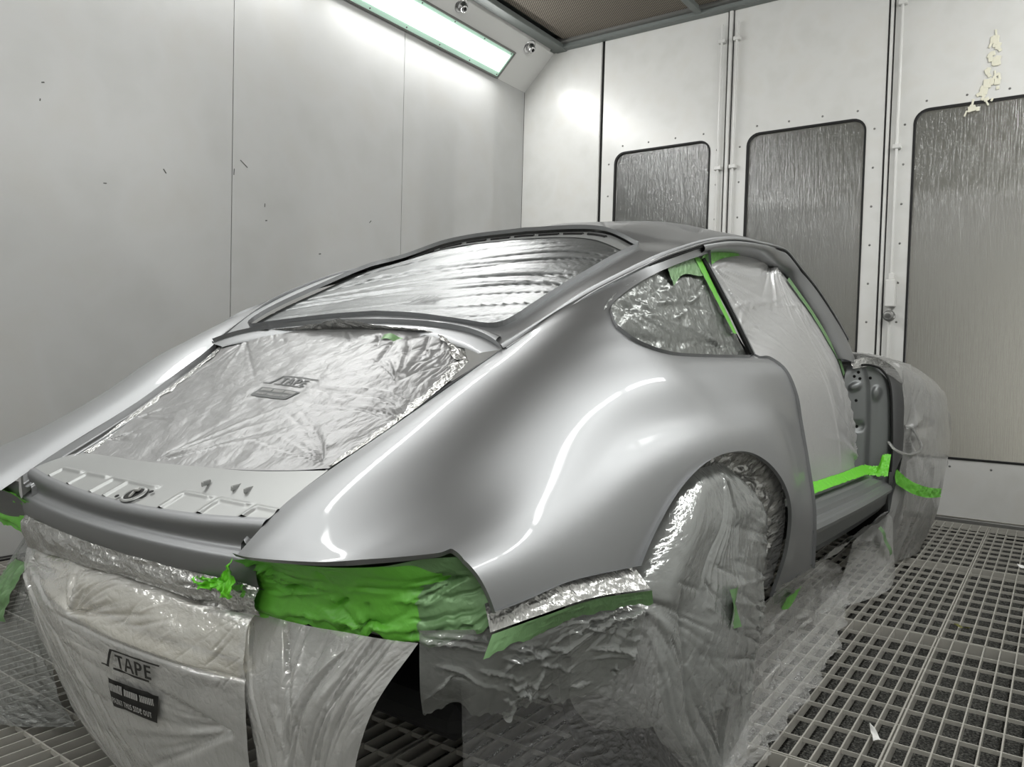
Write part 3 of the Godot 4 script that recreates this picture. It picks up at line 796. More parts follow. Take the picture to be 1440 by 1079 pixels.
		# cant rail over the door and windscreen pillar
		var outer := v3([0.50, 1.142, 0.572, 0.692, 1.176, 0.572, 0.85, 1.195, 0.571, 1.057, 1.212, 0.567, 1.2, 1.224, 0.556, 1.374, 1.232, 0.541, 1.502, 1.184, 0.558, 1.663, 1.117, 0.582, 1.819, 1.015, 0.619, 1.90, 0.932, 0.652, 1.915, 0.827, 0.692])
		var inner := v3([0.515, 1.119, 0.572, 0.66, 1.147, 0.570, 0.83, 1.170, 0.567, 1.00, 1.183, 0.562, 1.14, 1.188, 0.555, 1.29, 1.180, 0.545, 1.43, 1.163, 0.537, 1.515, 1.112, 0.557, 1.605, 1.038, 0.588, 1.695, 0.960, 0.618, 1.765, 0.850, 0.664])
		var deep := shifted(inner, Vector3(0.012, -0.012, -0.05)); var front := shifted(outer, Vector3(0.05, 0.0, -0.07))
		var mid := []
		for k in outer.size(): mid.append((outer[k] as Vector3).lerp(inner[k], 0.5) + Vector3(0.0, 0.0, 0.012))
		add("windscreen_pillar", mirror_if(grid(80, 16, loft([front, outer, mid, inner, deep])), s < 0), M.paint, car_)
		# window post between quarter light and door
		var pb := [Vector3(0.556, 1.108, 0.560), Vector3(0.61, 0.985, 0.613), Vector3(0.668, 0.848, 0.668)]
		add("window_post", mirror_if(sweep(pb, PackedVector2Array([Vector2(-0.010, -0.006), Vector2(0.010, -0.006), Vector2(0.010, 0.006), Vector2(-0.010, 0.006)]), Vector3(0.3, 0.4, 0.86), true, 12), s < 0), M.rubber, car_)
		add("window_post_trim", mirror_if(sweep(shifted(pb, Vector3(0.011, 0.004, 0.003)), ring(0.0035, 6), Vector3(0.3, 0.4, 0.86), true, 12), s < 0), M.paint, car_)
		# sill
		var sp := []
		for q in [[0.70, 0.452], [0.765, 0.449], [0.772, 0.432], [0.792, 0.428], [0.796, 0.420], [0.822, 0.414], [0.826, 0.398], [0.834, 0.396], [0.838, 0.389], [0.846, 0.386], [0.851, 0.374], [0.848, 0.362], [0.834, 0.352], [0.826, 0.310], [0.80, 0.275], [0.76, 0.262]]:
			sp.append([Vector3(0.694, q[1] - 0.002, q[0] - 0.004), Vector3(1.0, q[1] - 0.012, q[0]), Vector3(1.45, q[1] - 0.028, q[0]), Vector3(1.96, q[1] - 0.046, q[0] - 0.012)])
		var ss := Soup.new()
		for k in 15:
			for i in 12:
				var a: Vector3 = cr(sp[k], i / 12.0); var b: Vector3 = cr(sp[k], (i + 1) / 12.0); var d: Vector3 = cr(sp[k + 1], i / 12.0); var e: Vector3 = cr(sp[k + 1], (i + 1) / 12.0)
				ss.quad(a, d, e, b)
		add("door_sill", mirror_if(soup_mesh(ss), s < 0), M.pillar, car_)
	tail_panels(car_)
	front_end(car_)
	# closed dark structure inside and below
	var un := Soup.new()
	un.box(Vector3(-0.55, 0.20, -0.62), Vector3(1.70, 0.26, 0.62), 0.02)
	un.box(Vector3(-0.64, 0.26, -0.36), Vector3(-0.30, 0.46, 0.36), 0.04)
	un.box(Vector3(-0.40, 0.26, -0.50), Vector3(0.5, 0.74, 0.50), 0.05)
	add("underbody", soup_mesh(un), M.under, car_)
	for s in [1.0, -1.0]:   # wheel housing
		var wh := func(u: float, v: float) -> Vector3:
			var a := lerpf(-0.05, PI - 0.62, u); var r := 0.372
			return Vector3(-0.05 + cos(a) * r * (1.12 if cos(a) < 0 else 0.98), 0.30 + sin(a) * r * 0.97, lerpf(0.80, 0.50, v) * s)
		add("wheel_housing", grid(30, 4, wh), M.under, car_)

func shifted(p: Array, d: Vector3) -> Array:
	var o := []
	for q in p: o.append(q + d)
	return o

func mirror_if(me: ArrayMesh, yes: bool) -> ArrayMesh:
	if not yes: return me
	var a := me.surface_get_arrays(0)
	var v: PackedVector3Array = a[Mesh.ARRAY_VERTEX]; var n: PackedVector3Array = a[Mesh.ARRAY_NORMAL]; var idx: PackedInt32Array = a[Mesh.ARRAY_INDEX]
	for k in v.size():
		v[k].z = -v[k].z; n[k].z = -n[k].z
	for t in range(0, idx.size(), 3):
		var h := idx[t]; idx[t] = idx[t + 1]; idx[t + 1] = h
	return arr_mesh(v, n, a[Mesh.ARRAY_TEX_UV], idx)

# rear latch panel and the stepped face below it, rows of z from left to right
const T_TOP := [-0.750, 0.552, -0.392, -0.763, 0.544, -0.28, -0.778, 0.539, -0.10, -0.780, 0.539, 0.06, -0.770, 0.545, 0.24, -0.750, 0.556, 0.392]
func tail_row(dx: float, y: Array) -> Array:
	var t := v3(T_TOP); var o := []
	for k in 6: o.append(Vector3(t[k].x + dx, y[k], t[k].z))
	return o

func tail_panels(car_: Node3D):
	var yt := []
	for q in v3(T_TOP): yt.append(q.y)
	# latch panel with pressed ribs, sloping to the tail
	var ribs := []
	for s in [-1.0, 1.0]:
		for e in [[0.118, 0.148], [0.220, 0.250], [0.318, 0.338]]:
			ribs.append([-0.724, s * e[0] + 0.02, -0.778 + 0.06 * (e[0] - 0.1), s * e[0] + 0.02 - 0.004]); ribs.append([-0.724, s * e[0] + 0.02, -0.724, s * e[0] + 0.02 + 0.075])
	ribs.append([-0.724, -0.045, -0.780, -0.047]); ribs.append([-0.724, -0.045, -0.724, 0.05])
	var top := tail_row(0.0, yt)
	var back := v3([-0.655, 0.592, -0.37, -0.655, 0.595, -0.25, -0.655, 0.598, -0.10, -0.645, 0.604, 0.06, -0.635, 0.612, 0.22, -0.60, 0.628, 0.392])
	var lp := func(u: float, v: float) -> Vector3:
		var a := cr(back, u); var b := cr(top, u) + Vector3(0.010, 0.013, 0.0)
		var p := a.lerp(b, v) + Vector3(0, 0.010 * v * (1.0 - v), 0)
		var h := 0.0
		for r in ribs:
			var e := Vector2(r[2] - r[0], r[3] - r[1]); var w := Vector2(p.x - r[0], p.z - r[1])
			var t := clampf(w.dot(e) / e.length_squared(), 0.0, 1.0); var d := (w - e * t).length()
			if d < 0.02: h = maxf(h, exp(-d * d / 0.000022))
		var o := Vector2((p.x + 0.755) / 0.022, (p.z - 0.030) / 0.026).length()
		return p + Vector3(-0.0015, 0.0035, 0) * h - Vector3(0, 0.016 * sm(1.1, 0.8, o), 0)
	add("latch_panel", grid(170, 110, lp, 1.0, 0.3), M.primed, car_)
	var tilt := Basis(Vector3(0, 0, 1), 0.42)
	var ho := add("latch_hole", lathe(PackedVector2Array([Vector2(0.0, 0.001), Vector2(0.019, 0.001), Vector2(0.019, 0.003), Vector2(0.022, 0.0035), Vector2(0.024, 0.0)])), M.primed, car_)
	ho.transform = Transform3D(tilt, Vector3(-0.755, 0.5615, 0.030))
	var hd := add("latch_opening", lathe(PackedVector2Array([Vector2(0.0, 0.0), Vector2(0.018, 0.0), Vector2(0.019, -0.002)])), M.dark, car_)
	hd.transform = Transform3D(tilt, Vector3(-0.7555, 0.5635, 0.030))
	var la := Soup.new()   # latch lying in the hole
	var lt := Transform3D(Basis(Vector3.UP, 0.5) * tilt, Vector3(-0.756, 0.5655, 0.030))
	la.obox(lt, Vector3(0.030, 0.005, 0.006), 0.002); la.obox(lt.translated_local(Vector3(0.006, 0.002, 0.004)), Vector3(0.010, 0.006, 0.012), 0.002)
	add("lid_latch", soup_mesh(la), M.steel, car_)
	for q in [[-0.768, -0.004], [-0.742, 0.064]]:
		var bh := add("bolt_hole", lathe(PackedVector2Array([Vector2(0, 0.001), Vector2(0.004, 0.001), Vector2(0.0045, 0.0)]), 8), M.dark, car_)
		bh.transform = Transform3D(Basis(Vector3(0, 0, 1), 0.45), Vector3(q[0], 0.5605 + (q[0] + 0.76) * 0.5, q[1]))
	for q in [[-0.700, 0.165, 0.5], [-0.69, 0.237, 0.4], [-0.69, 0.272, 0.4]]:   # small tabs standing on the panel
		var tb := Soup.new(); tb.obox(Transform3D(Basis(Vector3.UP, q[2]), Vector3(q[0], 0.592, q[1])), Vector3(0.030, 0.009, 0.004), 0.0015)
		add("lid_stop", soup_mesh(tb), M.primed, car_)
	# stepped rear face
	var off := func(d: float) -> Array: return yt.map(func(y): return y + d)
	var flat := func(y0: float, d: float) -> Array: return yt.map(func(y): return y0 + (y - 0.545) * d)
	var rows := [tail_row(0.010, off.call(0.013)), tail_row(0.001, off.call(0.009)), tail_row(-0.004, off.call(-0.003)), tail_row(0.004, flat.call(0.519, 0.4)), tail_row(-0.006, flat.call(0.509, 0.3)), tail_row(-0.014, flat.call(0.499, 0.2)), tail_row(-0.006, flat.call(0.463, 0.0)), tail_row(0.02, flat.call(0.457, 0.0))]
	add("rear_face", grid(60, 42, loft(rows)), M.paint_soft, car_)
	# closing plate behind the lamp openings
	for s in [1.0, -1.0]:
		var lampbox := coons(v3([-0.70, 0.53, 0.36, -0.70, 0.535, 0.46, -0.69, 0.54, 0.56, -0.63, 0.55, 0.72]), v3([-0.66, 0.40, 0.36, -0.66, 0.40, 0.46, -0.65, 0.40, 0.58, -0.62, 0.44, 0.735]), v3([-0.70, 0.53, 0.36, -0.68, 0.46, 0.36, -0.66, 0.40, 0.36]), v3([-0.63, 0.55, 0.72, -0.625, 0.50, 0.735, -0.62, 0.44, 0.735]))
		var dx := 0.0 if s < 0 else 0.035
		var tp := loft([v3([-0.770 + dx, 0.538, 0.393, -0.800 + dx, 0.541, 0.50, -0.79 + dx, 0.546, 0.62]), v3([-0.765 + dx, 0.50, 0.393, -0.785 + dx, 0.50, 0.50, -0.775 + dx, 0.50, 0.62]), v3([-0.73 + dx, 0.43, 0.393, -0.74 + dx, 0.43, 0.5, -0.735 + dx, 0.43, 0.62])])
		add("tail_panel", mirror_if(grid(12, 10, tp), s < 0), M.paint_soft, car_)
		add("lamp_recess", mirror_if(grid(16, 10, lampbox), s < 0), M.paint_soft, car_)

func front_end(car_: Node3D):
	for s in [1.0, -1.0]:
		# hinge pillar face
		var hp := func(u: float, v: float) -> Vector3:
			var outl := v3([1.90, 0.824, 0.762, 1.925, 0.80, 0.785, 1.935, 0.74, 0.813, 1.938, 0.58, 0.825, 1.938, 0.46, 0.828, 1.935, 0.318, 0.826])
			var inn := v3([1.90, 0.824, 0.660, 1.885, 0.78, 0.655, 1.88, 0.70, 0.65, 1.885, 0.573, 0.645, 1.885, 0.46, 0.64, 1.885, 0.36, 0.64])
			var a := cr(inn, v); var b := cr(outl, v); var p := a.lerp(b, u)
			p.x += 0.028 * sm(0.50, 0.58, u) + 0.012 * sm(0.93, 1.0, u)   # fold
			var h := Vector2((u - 0.28) / 0.16, (v - 0.34) / 0.045).length(); p.x -= 0.016 * sm(1.1, 0.5, h)
			h = Vector2((u - 0.32) / 0.2, (v - 0.60) / 0.03).length(); p.x += 0.012 * sm(1.1, 0.6, h)
			h = Vector2((u - 0.70) / 0.12, (v - 0.42) / 0.05).length(); p.x -= 0.012 * sm(1.1, 0.4, h)
			return p
		add("hinge_pillar", grid(30, 60, hp, 1, 1, null, [], 0.0, s < 0), M.pillar, car_)
		if s > 0:
			for q in [[0.38, 0.16], [0.26, 0.22], [0.40, 0.26], [0.62, 0.27], [0.32, 0.60], [0.34, 0.80], [0.24, 0.86], [0.40, 0.90], [0.30, 0.45]]:
				var p: Vector3 = hp.call(q[0], q[1])
				var o := add("pillar_hole", lathe(PackedVector2Array([Vector2(0, 0.002), Vector2(0.0055, 0.002), Vector2(0.0065, 0.0)]), 8), M.dark, car_)
				o.transform = Transform3D(Basis(Vector3(0, 0, 1), PI / 2), p + Vector3(-0.001, 0, 0))
			var seal := v3([1.895, 0.824, 0.69, 1.895, 0.827, 0.75, 1.92, 0.805, 0.79, 1.93, 0.74, 0.819, 1.933, 0.58, 0.831, 1.933, 0.45, 0.834, 1.93, 0.40, 0.833])
			add("door_seal", sweep(seal, ring(0.0045, 6), Vector3.RIGHT, true, 40), M.rubber, car_)
		# front wing
		var wing := func(u: float, v: float) -> Vector3:
			var rows := [v3([1.90, 0.84, 0.60, 2.2, 0.80, 0.56, 2.6, 0.70, 0.52, 3.0, 0.50, 0.45]), v3([1.92, 0.83, 0.72, 2.2, 0.81, 0.70, 2.6, 0.73, 0.68, 2.98, 0.55, 0.58]), v3([1.94, 0.76, 0.81, 2.2, 0.74, 0.825, 2.6, 0.67, 0.80, 3.0, 0.48, 0.70]), v3([1.945, 0.60, 0.83, 2.2, 0.60, 0.85, 2.6, 0.55, 0.83, 3.03, 0.38, 0.70]), v3([1.945, 0.33, 0.825, 2.2, 0.45, 0.84, 2.6, 0.40, 0.82, 3.0, 0.25, 0.66])]
			return loft(rows).call(u, v)
		add("front_wing", grid(24, 20, wing, 1, 1, null, [], 0.0, s < 0), M.paint_soft, car_)
	add("cowl", grid(12, 12, loft([v3([1.55, 1.20, -0.50, 1.6, 1.26, 0, 1.55, 1.20, 0.50]), v3([1.90, 0.86, -0.62, 2.0, 0.90, 0, 1.90, 0.86, 0.62]), v3([2.3, 0.76, -0.55, 2.35, 0.82, 0, 2.3, 0.76, 0.55]), v3([2.98, 0.45, -0.46, 3.05, 0.50, 0, 2.98, 0.45, 0.46])])), M.paint_soft, car_)

# ------------------------------------------------------------------ wheels
func wheels():
	for w in [[-0.045, 0.76, "rear wheel on the near side, wrapped in film"], [-0.045, -0.76, "rear wheel on the far side under film"], [2.46, 0.68, "front wheel on the near side under a film cover"], [2.46, -0.68, "front wheel on the far side behind the car"]]:
		var o := thing("wheel", "black tyred " + w[2], "wheel", Vector3(w[0], 0.0, w[1]), "wheels")
		var t := Transform3D(Basis(Vector3.RIGHT, PI / 2 * signf(w[1])), Vector3(0, 0.301, 0))
		var ty := add("tyre", lathe(PackedVector2Array([Vector2(0.19, -0.08), Vector2(0.24, -0.10), Vector2(0.285, -0.09), Vector2(0.300, -0.065), Vector2(0.302, 0.0), Vector2(0.300, 0.065), Vector2(0.285, 0.09), Vector2(0.24, 0.10), Vector2(0.19, 0.08), Vector2(0.185, 0.0), Vector2(0.19, -0.08)]), 40), M.tyre, o); ty.transform = t
		var ri := add("rim", lathe(PackedVector2Array([Vector2(0.192, 0.085), Vector2(0.180, 0.08), Vector2(0.170, 0.04), Vector2(0.12, 0.035), Vector2(0.07, 0.06), Vector2(0.035, 0.065), Vector2(0.03, 0.075), Vector2(0.0, 0.076)]), 40), M.alloy, o); ri.transform = t

# ------------------------------------------------------------------ masking film and tape
func sheet(called: String, label: String, category: String, m: Material, nu: int, nv: int, f: Callable, size: Vector2, disp = null, clips := [], group := "") -> MeshInstance3D:
	var o := add(called, grid(nu, nv, f, size.x, size.y, disp, clips), m)
	tag(o, label, category, group); return o

func rag(u: float, seed_: float, a: float) -> float:
	return a * (fine_noise.get_noise_2d(u * 6.0, seed_) + 0.3 * fine_noise.get_noise_2d(u * 22.0, seed_ + 7.0))

func print_on(parent: Node3D, called: String, text: String, f: Callable, at: Vector2, right: Vector2, up: Vector2, size: float, lift: float, m: Material, center := true):
	var tm := TextMesh.new(); tm.text = text; tm.font = M.font; tm.font_size = 32; tm.pixel_size = size / 32.0; tm.depth = 0.0005
	tm.horizontal_alignment = HORIZONTAL_ALIGNMENT_CENTER if center else HORIZONTAL_ALIGNMENT_LEFT
	var a := tm.get_mesh_arrays()
	var v: PackedVector3Array = a[Mesh.ARRAY_VERTEX]; var idx: PackedInt32Array = a[Mesh.ARRAY_INDEX]
	var n := PackedVector3Array(); var uv := PackedVector2Array(); var v2 := PackedVector3Array(); var i2 := PackedInt32Array()
	for t in range(0, idx.size(), 3):
		if v[idx[t]].z < 0 or v[idx[t + 1]].z < 0 or v[idx[t + 2]].z < 0: continue
		for e in 3:
			var p := v[idx[t + e]]; var q := at + right * p.x + up * p.y
			var w: Array = on_sheet(f, q, lift); v2.append(w[0]); n.append(w[1] * signf(lift)); uv.append(Vector2(p.x, p.y)); i2.append(v2.size() - 1)
	face_out(v2, n, i2)
	if v2.size(): add(called, arr_mesh(v2, n, uv, i2), m, parent)

func face_out(v: PackedVector3Array, n: PackedVector3Array, idx: PackedInt32Array):
	for t in range(0, idx.size(), 3):
		if (v[idx[t + 2]] - v[idx[t]]).cross(v[idx[t + 1]] - v[idx[t]]).dot(n[idx[t]]) < 0:
			var h := idx[t]; idx[t] = idx[t + 1]; idx[t + 1] = h

func on_sheet(f: Callable, q: Vector2, lift: float) -> Array:
	var p: Vector3 = f.call(q.x, q.y); var e := 0.002
	var n: Vector3 = (f.call(q.x + e, q.y) - p).cross(f.call(q.x, q.y + e) - p).normalized()
	return [p + n * lift, n]

func bar_on(parent: Node3D, called: String, f: Callable, quads: Array, lift: float, m: Material):   # each quad: four corners in u, v
	var v := PackedVector3Array(); var n := PackedVector3Array(); var uv := PackedVector2Array(); var idx := PackedInt32Array()
	for q in quads:
		var a := Vector2(q[0], q[1]); var b := Vector2(q[2], q[3]); var c := Vector2(q[4], q[5]); var d := Vector2(q[6], q[7])
		var k := v.size(); var N := 10
		for j in 4:
			for i in N + 1:
				var w: Array = on_sheet(f, a.lerp(b, float(i) / N).lerp(d.lerp(c, float(i) / N), j / 3.0), lift)
				v.append(w[0]); n.append(w[1] * signf(lift)); uv.append(Vector2(i, j))
		for j in 3:
			for i in N:
				var s := k + j * (N + 1) + i
				idx.append_array([s, s + N + 1, s + 1, s + 1, s + N + 1, s + N + 2])
	face_out(v, n, idx)
	add(called, arr_mesh(v, n, uv, idx), m, parent)

# the maker's print on the film: long slanted J joined to TAPE, with a black box of small print under it
func logo(parent: Node3D, f: Callable, at: Vector2, r: Vector2, up: Vector2, lift: float, ink: Material, pale: Material, boxed := true):
	# local frame: x along the text, y up, unit about the letter height
	var q := func(pts: Array) -> Array:
		var o := []
		for k in range(0, 8, 2):
			var w: Vector2 = at + r * pts[k] + up * pts[k + 1]; o.append(w.x); o.append(w.y)
		return o
	bar_on(parent, "printed_logo", f, [q.call([-1.7, 0.72, 2.5, 0.72, 2.4, 0.60, -1.75, 0.60]), q.call([-1.75, 0.72, -1.5, 0.72, -2.1, -0.55, -2.35, -0.55]), q.call([-2.9, -0.58, -2.1, -0.55, -2.15, -0.68, -3.0, -0.70]), q.call([-1.7, -0.62, 1.5, -0.62, 1.45, -0.74, -1.75, -0.74])], lift, ink)
	print_on(parent, "printed_logo", "TAPE", f, at + r * 0.2 - up * 0.1, r, up, 1.35, lift, ink)
	if not boxed: return
	bar_on(parent, "printed_box", f, [q.call([-2.5, -1.35, 2.1, -1.35, 1.6, -2.75, -2.7, -2.75])], lift, ink)
	var strokes := []
	for k in 26:
		if k % 9 == 8: continue
		var x := -2.2 + k * 0.155
		strokes.append(q.call([x, -1.52, x + 0.10, -1.52, x + 0.08, -1.88, x - 0.02, -1.88]))
	bar_on(parent, "small_print", f, strokes, lift * 1.6, pale)
	print_on(parent, "box_lettering", "PAINT THIS SIDE OUT", f, at - r * 0.42 - up * 2.32, r, up, 0.37, lift * 1.6, pale)

func masking():
	M.font = SystemFont.new(); M.font.font_names = PackedStringArray(["Droid Sans"]); M.font.font_weight = 700
	var rng := RandomNumberGenerator.new(); rng.seed = 77
	# --- engine bay film
	var top := v3([-0.228, 0.845, -0.468, -0.214, 0.868, -0.36, -0.212, 0.876, -0.2, -0.210, 0.880, 0.0, -0.213, 0.876, 0.18, -0.225, 0.860, 0.32, -0.285, 0.812, 0.405])
	var bot := v3([-0.657, 0.588, -0.345, -0.655, 0.590, -0.22, -0.65, 0.594, -0.07, -0.64, 0.602, 0.06, -0.632, 0.610, 0.19, -0.618, 0.620, 0.30, -0.600, 0.629, 0.368])
	var left := v3([-0.228, 0.845, -0.468, -0.33, 0.785, -0.425, -0.42, 0.728, -0.408, -0.53, 0.662, -0.388, -0.657, 0.588, -0.345])
	var right := v3([-0.285, 0.812, 0.405, -0.35, 0.772, 0.408, -0.42, 0.728, 0.398, -0.50, 0.682, 0.386, -0.600, 0.629, 0.368])
	var c1 := []
	fan(c1, rng, 0.30, 0.99, -62, -20, 5, 0.55, 0.02, 0.010); fan(c1, rng, 0.93, 0.97, -172, -130, 9, 0.6, 0.02, 0.009)
	fan(c1, rng, 0.80, 0.42, -135, -55, 12, 0.36, 0.018, 0.014); fan(c1, rng, 0.14, 0.05, 60, 110, 7, 0.6, 0.018, 0.006)
	fan(c1, rng, 0.03, 0.75, -35, 25, 7, 0.35, 0.018, 0.007); fan(c1, rng, 0.02, 0.9, -50, 10, 6, 0.3, 0.016, 0.008)
	c1.append([0.98, 0.56, 0.25, 0.53, 0.014, 0.008]); c1.append([0.98, 0.5, 0.5, 0.53, 0.016, -0.006]); c1.append([0.98, 0.66, 0.45, 0.62, 0.018, 0.006])
	fan(c1, rng, 0.99, 0.6, 160, 200, 8, 0.4, 0.014, 0.006); scatter(c1, rng, 44, 95, 25, 0.08, 0.30, 0.012, 0.010, 0.55, 0.97, 0.0, 0.14); scatter(c1, rng, 16, 85, 20, 0.06, 0.15, 0.012, 0.006, 0.05, 0.5, 0.0, 0.1)
	var bayf := coons(top, bot, left, right)
	var bay := sheet("masking_film", "silver oversprayed masking film stretched over the open engine bay, with printed logo", "film", M.film_silver, 190, 130, bayf, Vector2(0.9, 0.5), func(u: float, v: float) -> float: return edge_fade(u, v, 0.03) * ((1.0 - 0.8 * exp(-pow((u - 0.5) / 0.11, 4.0) - pow((v - 0.55) / 0.13, 4.0))) * creased(c1, u, v) - 0.012 * sin(PI * u) * sin(PI * v) + 0.003 * fx_noise.get_noise_2d(u * 7, v * 5)))
	var bayd := func(u: float, v: float) -> Vector3:
		var p: Vector3 = bayf.call(u, v); var e := 0.004
		var n: Vector3 = (bayf.call(u + e, v) - p).cross(bayf.call(u, v + e) - p).normalized()
		return p + n * (edge_fade(u, v, 0.03) * ((1.0 - 0.8 * exp(-pow((u - 0.5) / 0.11, 4.0) - pow((v - 0.55) / 0.13, 4.0))) * creased(c1, u, v) - 0.012 * sin(PI * u) * sin(PI * v) + 0.003 * fx_noise.get_noise_2d(u * 7, v * 5)))
	logo(bay, bayd, Vector2(0.50, 0.50), Vector2(0.030, 0.006), Vector2(0.003, -0.044), 0.0015 * bay_sign(bayd), M.ink_pale, M.print_light)
	# crumpled tape borders of the bay
	for e in [[top, 0.052, "upper", 0.02], [right, 0.036, "right", -0.01], [left, 0.03, "left", 0.0]]:
		var line: Array = e[0]; var sgn := 1.0
		var nn := Vector3(0.55, 0.84, 0.0)
		var ctr := Vector3(-0.42, 0.71, -0.03)
		var strip := func(u: float, v: float) -> Vector3:
			var p := cr(line, u); var inw := (ctr - p); inw = (inw - nn * inw.dot(nn)).normalized()
			var w: float = e[1] * (0.8 + 0.5 * fine_noise.get_noise_2d(u * 9.0, e[1] * 100.0))
			return p + inw * (w * v - 0.008) + nn * (0.004 + 0.006 * ridge_noise.get_noise_2d(u * 16.0, v * 1.5 + e[1] * 50.0) * sin(PI * clampf(v, 0.1, 0.9)))
		sheet("masking_tape", "crumpled silver-sprayed tape along the %s edge of the engine bay" % e[2], "tape", M.foil, 90, 8, strip, Vector2(0.9, 0.05))
	var fleck := func(u: float, v: float) -> Vector3:
		var p := cr(top, 0.62 + 0.06 * u); return p + Vector3(-0.026 - 0.012 * v, -0.010 - 0.012 * v + 0.004 * sin(u * 5.0), 0.0)
	sheet("masking_tape", "small pale green tape fleck at the upper edge of the engine bay", "tape", M.green_dust, 10, 6, fleck, Vector2(0.06, 0.03))
	# --- rear window film
	var c2 := []
	for k in 40:
		var v0 := rng.randf_range(0.05, 0.98); var rt := k % 2 == 0
		c2.append([1.0 if rt else 0.0, v0, rng.randf_range(0.0, 0.5) if rt else rng.randf_range(0.5, 1.0), v0 + rng.randf_range(0.10, 0.26) * (1.0 if rt else -1.0), rng.randf_range(0.012, 0.03), rng.randf_range(-0.008, 0.012)])
	scatter(c2, rng, 26, 170, 14, 0.1, 0.25, 0.014, 0.006, 0.1, 0.9, 0.0, 0.14)
	fan(c2, rng, 0.93, 0.04, 100, 170, 8, 0.2, 0.014, 0.006); fan(c2, rng, 0.95, 0.95, 180, 225, 8, 0.4, 0.014, 0.004)
	var rwf := func(u: float, v: float) -> Vector3:
		var z := lerpf(-0.47, 0.47, u); var a := absf(z) / 0.47
		var x1 := 0.458 - 0.15 * pow(a * 1.006, 3.2); var x0 := -0.135 - 0.065 * pow(a, 2.5)
		var x := lerpf(x1, x0, v)
		return Vector3(x, roof_y(x, z) - 0.012 - 0.006 * sm(0.9, 0.6, a) * sm(0.0, 0.3, v), z)
	var rwc := func(p: Vector3) -> float: return -poly_sd(rwin, Vector2(p.x, p.z)) + 0.006
	var rwo := sheet("masking_film", "silver film drawn tight in long diagonal folds over the rear window", "film", M.film_glossy, 130, 90, rwf, Vector2(0.95, 0.7), func(u: float, v: float) -> float: return edge_fade(u, v, 0.02) * creased(c2, u, v) * 0.9, [rwc])
	var rsg := 1.0 if (on_sheet(rwf, Vector2(0.5, 0.5), 0.0)[1] as Vector3).y > 0 else -1.0
	logo(rwo, rwf, Vector2(0.545, 0.76), Vector2(0.026, 0.0), Vector2(0.0, -0.05), 0.006 * rsg, M.ink_pale, M.print_light, false)
	# --- quarter window film, set back in its frame
	var c3 := []
	scatter(c3, rng, 46, 20, 60, 0.08, 0.3, 0.03, 0.016, 0.05, 0.9, 0.15, 0.75); fan(c3, rng, 0.98, 0.1, 120, 200, 12, 0.5, 0.03, 0.012); fan(c3, rng, 0.1, 0.6, -60, 60, 10, 0.4, 0.03, 0.012); fan(c3, rng, 0.75, 0.85, 180, 250, 8, 0.45, 0.03, 0.014)
	var qf := func(u: float, v: float) -> Vector3:
		var x := lerpf(-0.13, 0.68, u); var y := lerpf(1.13, 0.82, v)
		return Vector3(x, y, win_z(y) - 0.008 - 0.014 * sm(0.12, 0.0, x))
	var qc := func(p: Vector3) -> float: return -poly_sd(qwin, Vector2(p.x, p.y)) + 0.008
	var qd := func(u: float, v: float) -> float:
		var p: Vector3 = qf.call(u, v); var d := -poly_sd(qwin, Vector2(p.x, p.y))
		return -sm(0.0, 0.035, d) * (creased(c3, u, v) * 0.9 + 0.005 * fx_noise.get_noise_2d(u * 5.0, v * 3.0)) + 0.003 * sm(0.045, 0.035, d) * (1.0 + ridge_noise.get_noise_2d(u * 12.0, v * 6.0))
	sheet("masking_film", "crumpled silver film filling the rear quarter window", "film", M.foil_grey, 130, 70, qf, Vector2(0.8, 0.3), qd, [qc])
	var gt := func(u: float, v: float) -> Vector3:
		var p := Vector3(0.523, 1.108, 0).lerp(Vector3(0.600, 0.905, 0), v); var w := lerpf(0.052, 0.026, v) + 0.004 * fine_noise.get_noise_2d(v * 9, 3.0)
		return Vector3(p.x - 0.004 + (u - 0.5) * 2.0 * w * 0.5, p.y, win_z(p.y) + 0.004)
	sheet("masking_tape", "green tape strip down the front edge of the quarter window", "tape", M.green, 6, 30, gt, Vector2(0.04, 0.25))
	var gt2 := func(u: float, v: float) -> Vector3:
		var x := lerpf(0.28, 0.54, u); var y0 := 1.045 + (x - 0.25) * 0.27
		var y := y0 - 0.045 * v * (1.0 - 0.3 * sin(u * 5.0))
		return Vector3(x, y, win_z(y) + 0.002 + 0.002 * ridge_noise.get_noise_2d(u * 9.0, v * 2.0))
	sheet("masking_tape", "pale green oversprayed tape along the top of the quarter window", "tape", M.green_dust, 40, 8, gt2, Vector2(0.3, 0.05))
	# --- door opening film
	var dt := v3([0.575, 1.118, 0.540, 0.72, 1.158, 0.525, 0.92, 1.186, 0.512, 1.10, 1.200, 0.505, 1.22, 1.202, 0.50, 1.36, 1.185, 0.51])
	var dr := v3([1.36, 1.185, 0.51, 1.44, 1.15, 0.525, 1.53, 1.09, 0.55, 1.62, 1.02, 0.58, 1.71, 0.93, 0.615, 1.81, 0.82, 0.65, 1.875, 0.64, 0.675, 1.885, 0.41, 0.69])
	var dl := v3([0.575, 1.118, 0.540, 0.62, 1.0, 0.59, 0.67, 0.88, 0.64, 0.69, 0.80, 0.71, 0.70, 0.70, 0.765, 0.70, 0.60, 0.78, 0.70, 0.50, 0.78, 0.70, 0.445, 0.765])
	var db := v3([0.70, 0.445, 0.765, 0.95, 0.440, 0.765, 1.2, 0.432, 0.765, 1.45, 0.425, 0.762, 1.70, 0.416, 0.745, 1.885, 0.41, 0.69])
	var c4 := []
